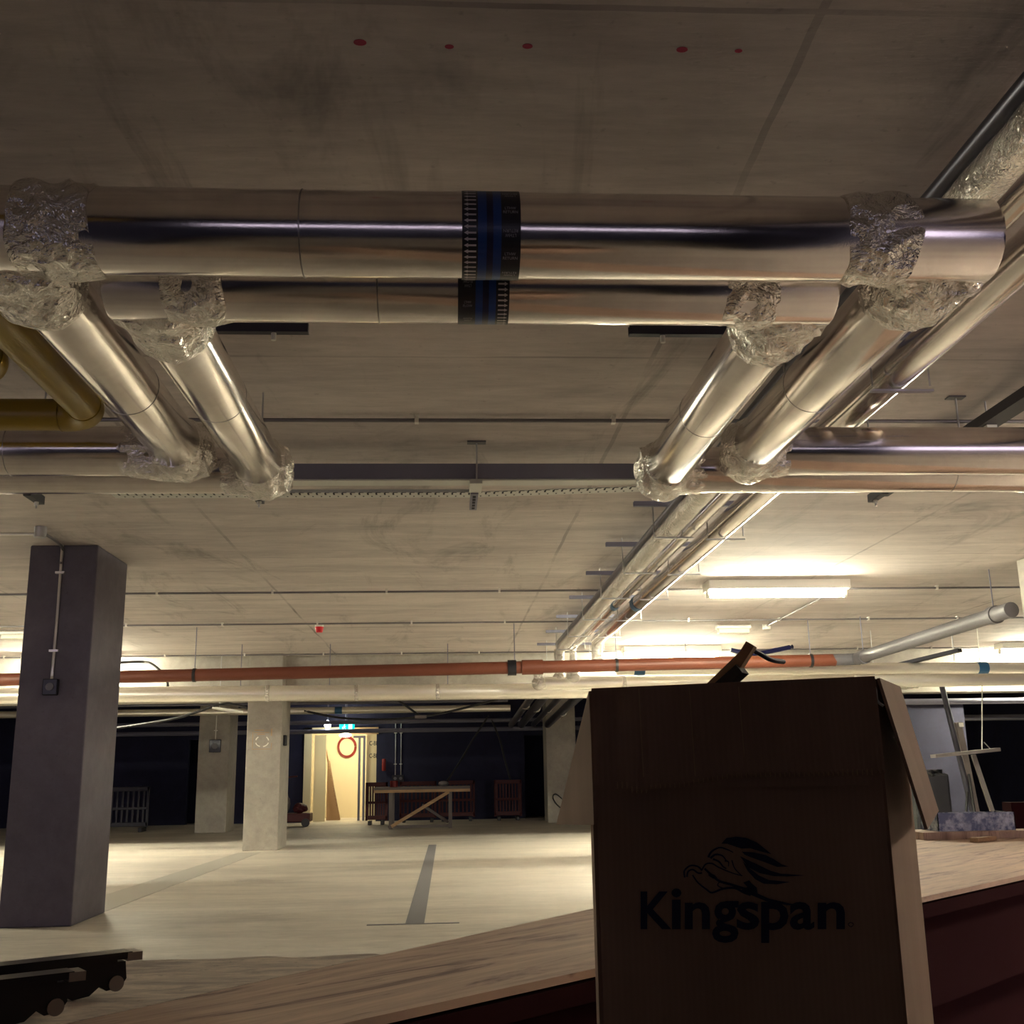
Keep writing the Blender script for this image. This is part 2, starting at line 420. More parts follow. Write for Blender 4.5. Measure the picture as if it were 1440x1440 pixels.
# ------------------------------------------------------------------ foil pipe loops
ZP = 2.753
def seam(x, y, r, p, axis='x'):
    if axis == 'x': return obj('tape_seam', cyl(BM(), (x, y, ZP), (x+.004, y, ZP), r+.0012, 48), M['seam'], p, True)
    return obj('tape_seam', cyl(BM(), (x, y, ZP), (x, y+.004, ZP), r+.0012, 48), M['seam'], p, True)
def run(p, a, b_, r, re=.012, lab=None): return obj('foil_pipe_run', cyl(BM(), a, b_, r, 96, round_end=re), M['foil'], p, True, label=lab)
def cr(p, a, b_, r, amp=.012, seed=0, lab=None, **k):
    return obj('foil_wrap', wrap(BM(), a, b_, r, amp, seed, **k), M['crumple'], p, label=lab)

def ident_tape(parent, y, r, x0, x1, flow):
    """pipe identification band: flow = -1 arrows left at the left edge, +1 arrows right at the right edge"""
    bm = BM(); L = x1-x0; n = 96
    def P(u, th, lift=0):
        rr = r+.0015+lift; return V((x0+u*L, y-math.cos(th)*rr, ZP+math.sin(th)*rr))
    cuts = [(0, .27, 0), (.27, .42, 1), (.42, .53, 2), (.53, .67, 1), (.67, 1, 0)] if flow < 0 else [(0, .34, 0), (.34, .48, 1), (.48, .60, 2), (.60, .74, 1), (.74, 1, 0)]
    for a, b_, mi in cuts:
        for k in range(n):
            t0 = 2*PI*k/n; t1 = 2*PI*(k+1)/n
            f = bm.faces.new([bm.verts.new(P(a, t0)), bm.verts.new(P(b_, t0)), bm.verts.new(P(b_, t1)), bm.verts.new(P(a, t1))]); f.material_index = mi
    bmesh.ops.recalc_face_normals(bm, faces=bm.faces)
    o = obj('identification_tape', bm, [M['tapeblack'], M['tapeblue'], M['tapenavy']], parent, label='black and blue identification tape')
    bm = BM(); na = 46
    au, al = (.03, .24) if flow < 0 else (.97, .78)
    for k in range(na):
        th = 2*PI*k/na; d_ = 2*PI/na
        tip, sh, tail = au, au+(al-au)*.34, al
        def F(q): bm.faces.new([bm.verts.new(P(u, th+d_*w_, .0008)) for u, w_ in q])
        F([(tip, 0), (sh, .36), (sh, -.36)]); F([(sh, .15), (tail, .15), (tail, -.15), (sh, -.15)])
    bmesh.ops.recalc_face_normals(bm, faces=bm.faces)
    obj('flow_arrows', bm, M['tapewhite'], o, label='white flow arrows')
    words = ('LTHW', 'RETURN') if flow < 0 else ('LTHW', 'FLOW')
    u0, u1 = (.70, .95) if flow < 0 else (.10, .28)
    nt = 12
    for k in range(nt):
        th = 2*PI*k/nt+.12; inv = k % 2
        def fn(u, v, d_): 
            if inv: u = u0+u1-u; v = -v
            return P(u, th+v, .0008)
        w4 = (u1-u0)*.12; bm = BM()
        put_text(bm, words[0], (u0+w4, .02, u1-w4, .09), fn); put_text(bm, words[1], (u0, -.08, u1, -.01), fn)
        bmesh.ops.recalc_face_normals(bm, faces=bm.faces)
        obj('lettering', bm, M['tapegrey'], o, label='small pale lettering')
    return o

LX1, LX2, RX1, RX2 = -.955, -1.29, 1.155, 1.52
YA, YB, YC, YD = 2.976, 3.31, 5.21, 5.56
rA = .127; rL = .118
A = empty('insulated_pipe', (0, YA, ZP), 'big foil-wrapped overhead pipe loop nearest the camera, arrows on its tape pointing left', 'pipe', 'foil-wrapped pipe loops under the soffit')
run(A, (-1.42, YA, ZP), (1.648, YA, ZP), rA)
run(A, (LX2, YA, ZP), (LX2, YC+.11, ZP), rL); run(A, (RX2, YA, ZP), (RX2, YC+.11, ZP), rL)
run(A, (-6.5, YC, ZP), (LX2+.1, YC, ZP), .122); run(A, (RX2-.1, YC, ZP), (6.5, YC, ZP), .122)
ident_tape(A, YA, rA, .045, .213, -1)
cr(A, (-1.235, YA, ZP), (-1.0, YA, ZP), .137, .016, 1, pinch=.008)
cr(A, (1.185, YA, ZP), (1.39, YA, ZP), .137, .016, 2, pinch=.008)
cr(A, (LX2, 3.07, ZP-.012), (LX2, 3.38, ZP-.012), .137, .020, 3, bulge=.012)
cr(A, (RX2, 3.07, ZP-.012), (RX2, 3.36, ZP-.012), .135, .020, 4, bulge=.012)
obj('foil_wrap', blob(BM(), (LX2+.02, 3.08, ZP-.03), (.17, .13, .125), .02, 5), M['crumple'], A)
obj('foil_wrap', blob(BM(), (RX2+.0, 3.08, ZP-.03), (.165, .13, .125), .02, 6), M['crumple'], A)
cr(A, (LX2, YC-.16, ZP), (LX2, YC+.14, ZP), .127, .018, 7, bulge=.02)
cr(A, (RX2, YC-.16, ZP), (RX2, YC+.14, ZP), .127, .018, 8, bulge=.02)
cr(A, (LX2-.28, YC, ZP), (LX2+.13, YC, ZP), .130, .018, 9)
cr(A, (RX2-.12, YC, ZP), (RX2+.19, YC, ZP), .132, .018, 10)
seam(-.42, YA, rA, A); seam(-2.1, YC, .122, A); seam(LX2, 4.3, rL, A, 'y'); seam(RX2, 4.25, rL, A, 'y'); seam(3.0, YC, .122, A)
B = empty('insulated_pipe', (0, YB, ZP), 'inner foil-wrapped pipe loop tucked behind the big one, arrows on its tape pointing right', 'pipe', 'foil-wrapped pipe loops under the soffit')
run(B, (-1.075, YB, ZP), (1.27, YB, ZP), rA)
run(B, (LX1, YB, ZP), (LX1, YD+.11, ZP), rL); run(B, (RX1, YB, ZP), (RX1, YD+.11, ZP), rL)
run(B, (-6.5, YD, ZP), (LX1+.1, YD, ZP), .122); run(B, (RX1-.1, YD, ZP), (6.5, YD, ZP), .122)
ident_tape(B, YB, rA, .036, .199, 1)
cr(B, (-.895, YB, ZP), (-.70, YB, ZP), .134, .014, 11, pinch=.006)
cr(B, (.90, YB, ZP), (1.07, YB, ZP), .134, .014, 12, pinch=.006)
cr(B, (LX1, 3.42, ZP-.008), (LX1, 3.68, ZP-.008), .132, .018, 13, bulge=.012)
cr(B, (RX1, 3.42, ZP-.008), (RX1, 3.70, ZP-.008), .132, .018, 14, bulge=.012)
obj('foil_wrap', blob(BM(), (LX1, 3.40, ZP-.02), (.155, .13, .125), .016, 15), M['crumple'], B)
obj('foil_wrap', blob(BM(), (RX1, 3.40, ZP-.02), (.155, .13, .125), .016, 16), M['crumple'], B)
cr(B, (LX1, YD-.17, ZP), (LX1, YD+.15, ZP), .128, .018, 17, bulge=.02)
cr(B, (RX1, YD-.17, ZP), (RX1, YD+.15, ZP), .128, .018, 18, bulge=.02)
cr(B, (LX1-.22, YD, ZP), (LX1+.13, YD, ZP), .130, .016, 19)
cr(B, (RX1-.13, YD, ZP), (RX1+.20, YD, ZP), .130, .016, 20)
seam(-.22, YB, rA, B); seam(LX1, 4.4, rL, B, 'y'); seam(RX1, 4.6, rL, B, 'y'); seam(2.7, YD, .122, B); seam(3.15, YD, .122, B)

# supports under the rear runs
sup = empty('pipe_support', (2.40, 5.8, 2.66), 'slotted strut hanger under the rear pipe runs, right of the loops', 'bracket', 'strut hangers under the rear pipe runs')
obj('strut', box(BM(), 2.38, 2.42, 5.70, 5.90, 2.655, 2.70), M['darksteel'], sup)
obj('threaded_rod', cyl(BM(), (2.40, 5.84, 2.62), (2.40, 5.84, H), .005, 8), M['galv'], sup)
obj('nut', cyl(BM(), (2.40, 5.84, 2.635), (2.40, 5.84, 2.655), .012, 6), M['white'], sup)
dup(sup, (-3.42, 0, 0), 'slotted strut hanger peeping out below the inner loop at left'); dup(sup, (-4.60, 0, 0), 'slotted strut hanger under the rear pipe runs at the left edge')
t_ = empty('threaded_hanger', (2.95, 5.86, 2.9), 'thin threaded rod hanger above the rear foil run at right', 'hanger')
obj('threaded_rod', cyl(BM(), (2.95, 5.88, 2.9), (2.95, 5.88, H), .006, 8), M['galv'], t_)
obj('ceiling_plate', box(BM(), 2.90, 3.0, 5.85, 5.91, H-.008, H), M['greyplastic'], t_)

# long pipes running away along the soffit
def longpipe(x, z, r, y0, y1, m_, label, clips=(), amp=0, name='insulated_pipe', seed=0):
    t_ = empty(name, (x, (y0+y1)/2, z), label, 'pipe')
    if amp:
        obj('foil_pipe_run', wrap(BM(), (x, y0, z), (x, y1, z), r, amp, seed, 40, int((y1-y0)/.09), 0), M['crumple'], t_)
    else: obj('foil_pipe_run', cyl(BM(), (x, y0, z), (x, y1, z), r, 40), M[m_], t_, True)
    for y in clips: obj('marker_band', cyl(BM(), (x, y, z), (x, y+.18, z), r+.004, 32), M['bluetape'], t_, True, label='blue band')
    return t_
longpipe(2.14, 3.03, .085, .6, 15.6, 'foil', 'outermost smooth foil pipe of the run going back along the soffit', (12.0,))
wp = longpipe(1.735, 3.03, .070, .6, 17.0, 'foil', 'wrinkled foil pipe leading back beside the strut ends', (), .006, seed=3)
longpipe(1.905, 3.03, .045, .6, 16.6, 'foil', 'thin foil pipe squeezed between two larger ones going back', (12.2,), 0)
longpipe(1.705, 3.14, .034, .6, 17.0, 'foildark', 'thin dark pipe above the wrinkled foil pipe', name='steel_pipe')
obj('tape_patch', cyl(BM(), (1.735, 6.6, 3.03), (1.735, 6.78, 3.03), .0785, 32), M['green'], wp, True, label='green tape band')
# dark cable tray at right
t_ = empty('cable_tray', (3.16, 4.2, 3.16), 'dark cable tray running along the soffit at the right edge', 'cable tray')
b = BM(); box(b, 3.10, 3.22, 1.0, 7.6, 3.12, 3.13); box(b, 3.10, 3.105, 1.0, 7.6, 3.13, 3.18); box(b, 3.215, 3.22, 1.0, 7.6, 3.13, 3.18)
obj('tray', b, M['darksteel'], t_)
for y in (2, 4, 5.95): obj('threaded_rod', cyl(BM(), (3.16, y, 3.10), (3.16, y, H), .006, 8), M['galv'], t_)
obj('clamp', box(BM(), 3.13, 3.19, 5.9, 6.0, 3.09, 3.12), M['white'], t_)

# strut channels under the soffit
chy = [4.80, 6.5, 8.22, 9.77, 11.25, 12.87, 14.51, 16.09, 17.74]
ch0 = empty('strut_channel', (1.86, 8.22, 3.22), 'strut channel end poking out left of the wrinkled pipe, first beyond the rear runs', 'bracket', 'strut channels carrying the long pipes')
b = BM(); box(b, 1.45, 2.40, 8.20, 8.24, 3.20, 3.204); box(b, 1.45, 2.40, 8.20, 8.203, 3.204, 3.24); box(b, 1.45, 2.40, 8.237, 8.24, 3.204, 3.24)
obj('channel', b, M['galvdull'], ch0)
for x in (1.60, 1.82, 2.02, 2.30): obj('threaded_rod', cyl(BM(), (x, 8.22, 2.96), (x, 8.22, H), .005, 8), M['galv'], ch0)
for x, z in ((1.735, 2.955), (2.14, 2.94)): obj('pipe_clip', box(BM(), x-.13, x+.17, 8.205, 8.235, z-.01, z+.0), M['galv'], ch0)
ords = ['', '', '', 'second', 'third', 'fourth', 'fifth', 'sixth', 'seventh']
for i, y in enumerate(chy):
    if i in (0, 1, 2): continue
    dup(ch0, (0, y-8.22, 0), f'strut channel end poking out left of the wrinkled pipe, {ords[i]} beyond the rear runs')
dup(ch0, (0, -3.4, 0), 'strut channel carrying the long pipes, nearest the camera')
def shortchan(x0, x1, y, bx, label):
    t_ = empty('strut_channel', ((x0+x1)/2, y, 3.22), label, 'bracket')
    b = BM(); box(b, x0, x1, y-.02, y+.02, 3.2, 3.204); box(b, x0, x1, y-.02, y-.017, 3.204, 3.25); box(b, x0, x1, y+.017, y+.02, 3.204, 3.25)
    obj('channel', b, M['darksteel'], t_)
    obj('rod_nut', cyl(BM(), (bx, y, 3.165), (bx, y, 3.2), .012, 8), M['white'], t_)
    obj('threaded_rod', cyl(BM(), (bx, y, 3.2), (bx, y, H), .006, 8), M['galv'], t_)
    obj('end_plate', box(BM(), x1-.004, x1, y-.02, y+.02, 3.2, 3.25), M['greyplastic'], t_)
    obj('spacer_block', box(BM(), (x0+x1)/2-.03, (x0+x1)/2+.03, y-.02, y+.02, 3.25, H), M['darksteel'], t_)
shortchan(-1.15, -.64, 4.8, -.80, 'black strut channel on the soffit showing below the left end of the inner loop')
shortchan(.86, 1.35, 4.8, 1.02, 'black strut channel on the soffit showing below the right end of the inner loop')

# ceiling conduits
def ceil_conduit(y, x0, x1, m_, label, step, off, skew=0, r=.0125):
    z = H-.03; t_ = empty('steel_conduit', (0, y, z), label, 'conduit')
    obj('conduit_tube', cyl(BM(), (x0, y, z), (x1, y+skew, z), r, 10), M[m_], t_, True)
    x = x0+off
    while x < x1-.1:
        yy = y+skew*(x-x0)/(x1-x0)
        b = BM(); box(b, x-.012, x+.012, yy-.035, yy+.035, z+.018, H); box(b, x-.012, x+.012, yy-.02, yy+.02, z-.018, z+.02)
        obj('saddle_clip', b, M['conduitbright'], t_); x += step
    return t_
ceil_conduit(6.24, -3.6, 5.6, 'conduit', 'steel conduit crossing the soffit just beyond the pipe loops', 1.18, 3.42-1.18*2)
ceil_conduit(12.55, -9, 10, 'conduit', 'conduit crossing the soffit level with the nearer lit tube', 1.3, .5)
ceil_conduit(15.25, -10, 11, 'conduit', 'conduit crossing the soffit carrying the red detector', 1.3, .4)
ceil_conduit(19.2, -12, 12, 'conduit', 'faint conduit crossing the soffit just above the orange pipe', 1.35, .4)
t_ = empty('steel_conduit', (-4.6, 9.4, 3.2), 'conduit ending in a round box where the nearest column meets the soffit', 'conduit')
obj('conduit_tube', cyl(BM(), (-6.5, 9.25, 3.22), (-3.45, 9.22, 3.22), .0125, 10), M['conduitbright'], t_, True)
obj('junction_box', cyl(BM(), (-3.42, 9.22, 3.19), (-3.42, 9.22, H), .05, 20), M['galv'], t_, True)
obj('conduit_tube', tube(BM(), [(-3.42, 9.26, 3.24), (-3.44, 9.6, 3.25), (-3.48, 9.95, 3.24), (-3.49, 9.955, 3.1)], .0125, 8), M['conduit'], t_, True)
t_ = empty('steel_conduit', (4.7, 14, 3.25), 'slanting conduit on the soffit between the lit tube and the small unlit lamp', 'conduit')
obj('conduit_tube', cyl(BM(), (4.72, 15.9, 3.25), (4.62, 12.5, 3.25), .0125, 8), M['conduit'], t_, True)
obj('junction_box', cyl(BM(), (4.72, 15.95, 3.2), (4.72, 15.95, H), .06, 16), M['white'], t_, True)

# galvanised trunking + perforated tray
t_ = empty('cable_trunking', (0, 6.9, 3.02), 'grey galvanised trunking hung beyond the loops, between their legs', 'trunking')
b = BM(); box(b, -1.9, 1.55, 6.80, 6.803, 3.045, 3.14); box(b, -1.9, 1.55, 6.803, 6.92, 3.04, 3.045); box(b, -1.9, 1.55, 6.917, 6.92, 3.045, 3.14); box(b, -1.9, 1.55, 6.80, 6.92, 3.14, 3.143)
obj('trunking_body', b, M['galvdull'], t_)
obj('bottom_lip', box(BM(), -1.9, 1.55, 6.80, 6.93, 3.030, 3.040), M['tray'], t_, label='pale bottom lip')
t2 = empty('cable_tray', (0, 7.2, 3.0), 'pale perforated cable tray just behind the grey trunking', 'cable tray')
b = BM(); box(b, -2.2, .18, 7.06, 7.20, 3.018, 3.022); box(b, -2.2, .18, 7.06, 7.063, 3.022, 3.04)
bar(b, (.17, 7.13, 3.02), (1.3, 6.98, 3.02), .14, .004)
obj('tray', b, M['tray'], t2)
b = BM()
for k in range(62):
    x = -2.15+k*.056
    yy = 7.13-(max(x-.17, 0)*.133)
    box(b, x-.006, x+.006, yy-.06, yy-.015, 3.0155, 3.0175)
    box(b, x+.018, x+.028, yy+.02, yy+.035, 3.0155, 3.0175)
    box(b, x+.0, x+.03, yy-.075, yy-.068, 3.0155, 3.0175)
obj('punched_slots', b, M['slot'], t2)
t3 = empty('pipe_support', (.17, 7.0, 3.0), 'small slotted bracket on a threaded rod holding the trunking, mid picture', 'bracket')
obj('threaded_rod', cyl(BM(), (.19, 6.77, 3.0), (.19, 6.77, H), .006, 8), M['galv'], t3)
obj('ceiling_plate', box(BM(), .13, .25, 6.74, 6.80, H-.01, H), M['greyplastic'], t3)
obj('bracket_plate', box(BM(), .145, .225, 6.76, 7.0, 3.0, 3.028), M['tray'], t3)
b = BM(); box(b, .155, .205, 7.0, 7.45, 2.99, 3.03); obj('strut', b, M['galvdull'], t3)
b = BM()
for k in range(5): box(b, .170, .19, 7.05+k*.08, 7.09+k*.08, 2.986, 2.99)
obj('strut_slots', b, M['slot'], t3)

# yellow gas pipes
def elbow_pipe(name, x, y, z, r, xl, yc, m_, label):
    t_ = empty(name, (x, y, z), label, 'pipe')
    rr = .12; pts = [(xl, y, z)]
    obj('cross_run', cyl(BM(), (xl, y, z), (x-rr, y, z), r, 36), M[m_], t_, True)
    b = BM(); q = [(x-rr+rr*math.sin(a*PI/16), y-rr+rr*math.cos(a*PI/16), z) for a in range(9)]
    tube(b, [(x-rr-.02, y, z)]+q+[(x, y-rr-.02, z)], r+.004, 36, sub=2)
    obj('elbow', b, M[m_], t_, True)
    obj('lead_run', cyl(BM(), (x, y-rr, z), (x, yc, z), r, 36), M[m_], t_, True)
    return t_
elbow_pipe('gas_pipe', -1.59, 4.80, 2.80, .072, -4.5, 1.8, 'yellow', 'yellow gas pipe turning its elbow beside the left foil legs')
elbow_pipe('gas_pipe', -1.79, 4.22, 2.80, .075, -4.5, 1.8, 'yellow', 'yellow gas pipe elbow cut by the left edge of the picture')

# ------------------------------------------------------------------ far cross pipes
t_ = empty('drain_pipe', (-1, 15.6, 2.66), 'orange plastic drain pipe crossing the garage under the soffit', 'pipe')
def OZ(x): return 2.60+.010*(x+4)
obj('pipe_run', cyl(BM(), (-11, 15.9, OZ(-11)), (5.55, 15.5, OZ(5.55)), .088, 28), M['orange'], t_, True)
for x in (-3.55, 0.95, 2.4, 5.2):
    yy = 15.9-.4*(x+11)/16.5
    obj('pipe_clip', cyl(BM(), (x-.02, yy, OZ(x)), (x+.02, yy, OZ(x)), .097, 24), M['black'], t_, True, label='black clip')
    obj('threaded_rod', cyl(BM(), (x, yy, OZ(x)+.09), (x, yy, H), .007, 8), M['galvdull'], t_)
obj('coupling', cyl(BM(), (1.05, 15.6, OZ(1.05)), (1.35, 15.6, OZ(1.35)), .105, 28), M['orange'], t_, True)
obj('coupling', cyl(BM(), (.85, 15.62, OZ(.85)), (.97, 15.62, OZ(.95)), .112, 28), M['blackmetal'], t_, True, label='black coupling')
t_ = empty('drain_pipe', (6, 13, 2.7), 'grey plastic drain pipe slanting toward the right-hand column', 'pipe')
obj('pipe_run', cyl(BM(), (5.5, 15.5, 2.698), (5.9, 15.46, 2.704), .084, 28), M['greyplastic'], t_, True)
obj('pipe_run', cyl(BM(), (5.85, 15.45, 2.705), (5.92, 11.12, 2.78), .082, 28), M['greyplastic'], t_, True)
for q in ((5.86, 15.2, 2.705), (5.92, 11.5, 2.775)):
    obj('coupling', cyl(BM(), (q[0], q[1]-.06, q[2]), (q[0], q[1]+.06, q[2]), .098, 24), M['greyplastic'], t_, True)
    obj('threaded_rod', cyl(BM(), (q[0], q[1], q[2]+.09), (q[0], q[1], H), .007, 8), M['galvdull'], t_)

def farpipe(a, b_, r, label, m_='foilfar', bands=(), seams_=(), name='insulated_pipe', rods=()):
    a = V(a); b_ = V(b_); d = (b_-a).normalized()
    t_ = empty(name, (a+b_)/2, label, 'pipe')
    obj('foil_pipe_run', cyl(BM(), a, b_, r, 32), M[m_], t_, True)
    def at(x): return a+(b_-a)*((x-a.x)/(b_.x-a.x))
    for x in bands: obj('marker_band', cyl(BM(), at(x), at(x)+d*.16, r+.006, 28), M['bluetape'], t_, True, label='dark blue band')
    for x in seams_: obj('tape_seam', wrap(BM(), at(x), at(x)+d*.06, r+.008, .004, x, 28, 4, .004), M['crumple'], t_)
    for x in rods: p = at(x); obj('threaded_rod', cyl(BM(), p+V((0, 0, r)), (p.x, p.y, H), .007, 8), M['galvdull'], t_)
    return t_
farpipe((-11, 17.4, 2.49), (6.9, 18.45, 2.5), .122, 'large foil-wrapped pipe crossing the whole garage below the orange pipe', seams_=(-2.9, -1.5, -.2, 3.0), rods=(-3.3, -1.9, 0, 4))
farpipe((1.35, 17.0, 2.53), (9.5, 17.4, 2.55), .10, 'foil pipe starting at an elbow left of the cardboard box top, running right', bands=(8.6,), seams_=(2.7,))
farpipe((2.5, 16.2, 2.66), (9.0, 16.5, 2.64), .085, 'upper foil pipe just under the orange pipe, with a blue band', bands=(2.75, 8.1))
farpipe((5.6, 14.9, 2.34), (9.6, 14.9, 2.34), .085, 'lowest foil pipe crossing behind the right flap of the box', m_='foilfar')
# connecting drops where the long pipes meet the cross pipes
for i, (x, y, z1, y2, lab) in enumerate(((1.40, 16.95, 2.53, 17.0, 'crumpled foil elbow where the cross pipes begin, left of the box'), (1.735, 17.05, 2.60, 17.0, 'foil bend below the orange pipe, left one of three in line'), (1.905, 16.65, 2.62, 17, 'foil bend below the orange pipe, middle one of three in line'), (2.14, 15.65, 2.68, 17, 'foil bend below the orange pipe, right one of three in line'))):
    t_ = empty('pipe_bend', (x, y, z1), lab, 'pipe bend')
    obj('drop', wrap(BM(), (x, y, z1), (x, y, 3.06 if i else 2.68), .075 if i != 2 else .05, .008, i, 32, 10, .0), M['crumple'], t_)
    obj('foil_wrap', blob(BM(), (x, y, z1), (.11, .11, .10), .014, i, 3), M['crumple'], t_)
# dim services beyond
farpipe((-12, 24.7, 2.60), (1.4, 24.9, 2.61), .075, 'thin foil pipe far back, crossing in front of the exit sign', bands=(-2.5,), rods=(-4, -1))
farpipe((-12, 24.0, 2.72), (1.3, 24.0, 2.72), .03, 'slim dark pipe above the thin foil pipe far back', 'foildark', name='steel_pipe')
farpipe((-10, 28.6, 2.52), (8, 28.7, 2.52), .05, 'dim grey pipe high on the dark back wall, nearer the soffit', 'galvdull', name='steel_pipe')
farpipe((-10, 29.2, 2.32), (8, 29.3, 2.32), .055, 'dim grey pipe crossing above the lit doorway', 'galvdull', name='steel_pipe')
for i, (x0, x1, r) in enumerate(((1.6, 1.55, .07), (1.85, 1.8, .085), (2.15, 2.1, .06), (2.5, 2.45, .09))):
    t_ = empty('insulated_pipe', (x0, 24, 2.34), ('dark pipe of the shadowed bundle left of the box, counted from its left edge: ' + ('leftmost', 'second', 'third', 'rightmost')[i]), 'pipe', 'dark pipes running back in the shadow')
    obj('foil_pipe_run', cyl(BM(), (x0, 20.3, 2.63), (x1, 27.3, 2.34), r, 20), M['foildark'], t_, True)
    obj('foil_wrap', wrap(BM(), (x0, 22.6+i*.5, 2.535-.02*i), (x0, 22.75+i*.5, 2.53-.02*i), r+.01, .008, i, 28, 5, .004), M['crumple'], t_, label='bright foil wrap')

# ------------------------------------------------------------------ lights (real fixtures)
def fixture(x0, x1, y, label, lit=True, z=3.14, group=None, w=.27, lm='lamp'):
    t_ = empty('ceiling_light', ((x0+x1)/2, y, z), label, 'ceiling light', group)
    obj('housing', box(BM(), x0-.04, x1+.04, y-w*.6, y+w*.6, z+.035, H-.0, bev=.008), M['white'], t_)
    obj('diffuser', cyl(BM(), (x0, y, z), (x1, y, z), .042, 20, round_end=.015), M[lm] if lit else M['opal'], t_, True, label='glowing tube' if lit else None)
    for x in (x0-.03, x1+.005): obj('end_cap', cyl(BM(), (x, y, z), (x+.025, y, z), .05, 20), M['white'], t_, True)
    for x in (x0+.2, x1-.2): obj('spring_clip', box(BM(), x-.008, x+.008, y-.052, y+.052, z-.01, z+.04), M['conduitbright'], t_)
    return t_
fixture(2.98, 4.53, 12.2, 'lit fluorescent tube on the soffit, the nearest and largest in view')
fixture(3.06, 4.68, 18.85, 'lit fluorescent tube just above the orange pipe')
fixture(9.75, 11.3, 18.85, 'lit fluorescent tube cut by the right edge of the picture')
fixture(-7.1, -5.62, 19.0, 'lit fluorescent tube whose end shows just right of the nearest column')
fixture(-8.6, -7.1, 11.7, 'lit fluorescent tube outside the picture at left')
fixture(5.6, 7.1, 4.9, 'lit fluorescent tube outside the picture at right', lm='lampdim')
def emerg(x0, x1, y, lab):
    t_ = empty('emergency_light', ((x0+x1)/2, y, 3.2), lab, 'emergency light')
    obj('diffuser', box(BM(), x0, x1, y-.07, y+.07, 3.15, 3.22, bev=.012), M['opal'], t_)
    obj('base', box(BM(), x0-.02, x1+.02, y-.085, y+.085, 3.22, H), M['white'], t_)
emerg(4.0, 4.46, 16.0, 'small unlit white lamp on the soffit between the two lit tubes')
emerg(-6.3, -5.95, 15.9, 'small unlit white lamp on the soffit left of the nearest column')
t_ = empty('smoke_detector', (-1.79, 15.4, 3.2), 'red-capped smoke detector under the soffit conduit', 'smoke detector')
obj('base', cyl(BM(), (-1.79, 15.4, 3.225), (-1.79, 15.4, H), .06, 20), M['white'], t_, True)
obj('cap', cyl(BM(), (-1.79, 15.4, 3.15), (-1.79, 15.4, 3.225), .045, 20, r2=.062), mat('red_cap', (.75, .01, .02), .4), t_, True, label='red cap')

# red paint dabs on the near soffit
for i, (x, y, s) in enumerate(((-.25, 2.81, 1.0), (.01, 2.82, .7), (.24, 2.81, .8), (.70, 2.81, .9), (.87, 2.81, .6))):
    bm = BM(); n = 14
    pl = [(x+math.cos(2*PI*k/n)*.019*s*(1+.5*noise.noise(V((k, i*3, 1)))), y+math.sin(2*PI*k/n)*.014*s*(1+.5*noise.noise(V((k, i*5, 2))))) for k in range(n)]
    prism(bm, pl, H-.0015, H+.0)
    tag(obj('paint_dab', bm, M['redpaint']), 'red paint dab on the dark near soffit, %s of the row of five' % ('leftmost', 'second from left', 'middle one', 'second from right', 'rightmost')[i], 'paint mark', 'red dabs on the near soffit')

# ------------------------------------------------------------------ cardboard box
FL = V((.23, 1.75, 0)); FR = V((.665, 1.70, 0)); BR = V((.855, 2.06, 0)); BL = V((.27, 2.10, 0)); T = 1.33; th = .006
bx = empty('cardboard_box', (.48, 1.9, 0), 'tall brown cardboard box with open flaps and a dark blue leaping lion logo', 'box')
def zz(p, z): return V((p.x, p.y, z))
def wall(a, b_, z0, za, zb, name='side_panel'):
    d = (b_-a).normalized(); nr = V((-d.y, d.x, 0))*th
    return obj(name, panel(BM(), [zz(a, z0), zz(b_, z0), zz(b_, zb), zz(a, za)], th), M['card'], bx)
wall(FL, FR, 0, 1.3238, 1.3336, 'front_panel'); wall(FR, BR, 0, 1.3336, 1.345); wall(BR, BL, 0, 1.345, 1.335, 'back_panel'); wall(BL, FL, 0, 1.335, 1.3238)
obj('bottom_panel', panel(BM(), [zz(FL, .004), zz(FR, .004), zz(BR, .004), zz(BL, .004)], th), M['card'], bx)
E_ = (FR-FL); LW = E_.length; EX = E_/LW; NX = V((EX.y, -EX.x, 0))     # towards the camera
def face(s, z, lift=0.): return FL+EX*s+NX*(lift+.006)+V((0, 0, z))
# front flap folded down, torn along its lower edge
bm = BM(); n = 120; top = []; low = []; low2 = []
def tear(u): return 1.178+.014*max(0, min(1, (u-.28)/.2))+.002*noise.noise(V((u*9, 0, 0)))-(.006 if .12 < u < .19 else 0)
for k in range(n+1):
    u = k/n; s = -.002+u*(LW+.004); zt = 1.3245+.0098*u
    bow = .012+.006*math.sin(PI*u)
    top.append((face(s, zt, .002), face(s, zt+.003, .006)))
    zl = tear(u)+(.0028 if k % 2 else -.0028)
    low.append((face(s, zl, bow), face(s, zl, bow+.0035)))
for k in range(n):
    q = [[bm.verts.new(p) for p in r_] for r_ in (top[k], top[k+1], low[k], low[k+1])]
    bm.faces.new((q[2][1], q[3][1], q[1][1], q[0][1])); bm.faces.new((q[0][0], q[1][0], q[3][0], q[2][0])); bm.faces.new((q[2][0], q[3][0], q[3][1], q[2][1])); bm.faces.new((q[0][1], q[1][1], q[1][0], q[0][0]))
bmesh.ops.remove_doubles(bm, verts=bm.verts, dist=1e-5); bmesh.ops.recalc_face_normals(bm, faces=bm.faces)
fl = obj('front_flap', bm, M['card'], bx)
bm = BM()
for k in range(8, n-4):
    if k % 2 == 0: continue
    u = k/n; s = u*LW; zl = tear(u)
    bar(bm, face(s, zl-.005, .0175), face(s, zl+.005, .0175), .0012, .0012)
obj('torn_edge', bm, M['cardedge'], fl, label='frayed torn edge')
bm = BM(); pts = [face(.012, 1.183, .0075)]
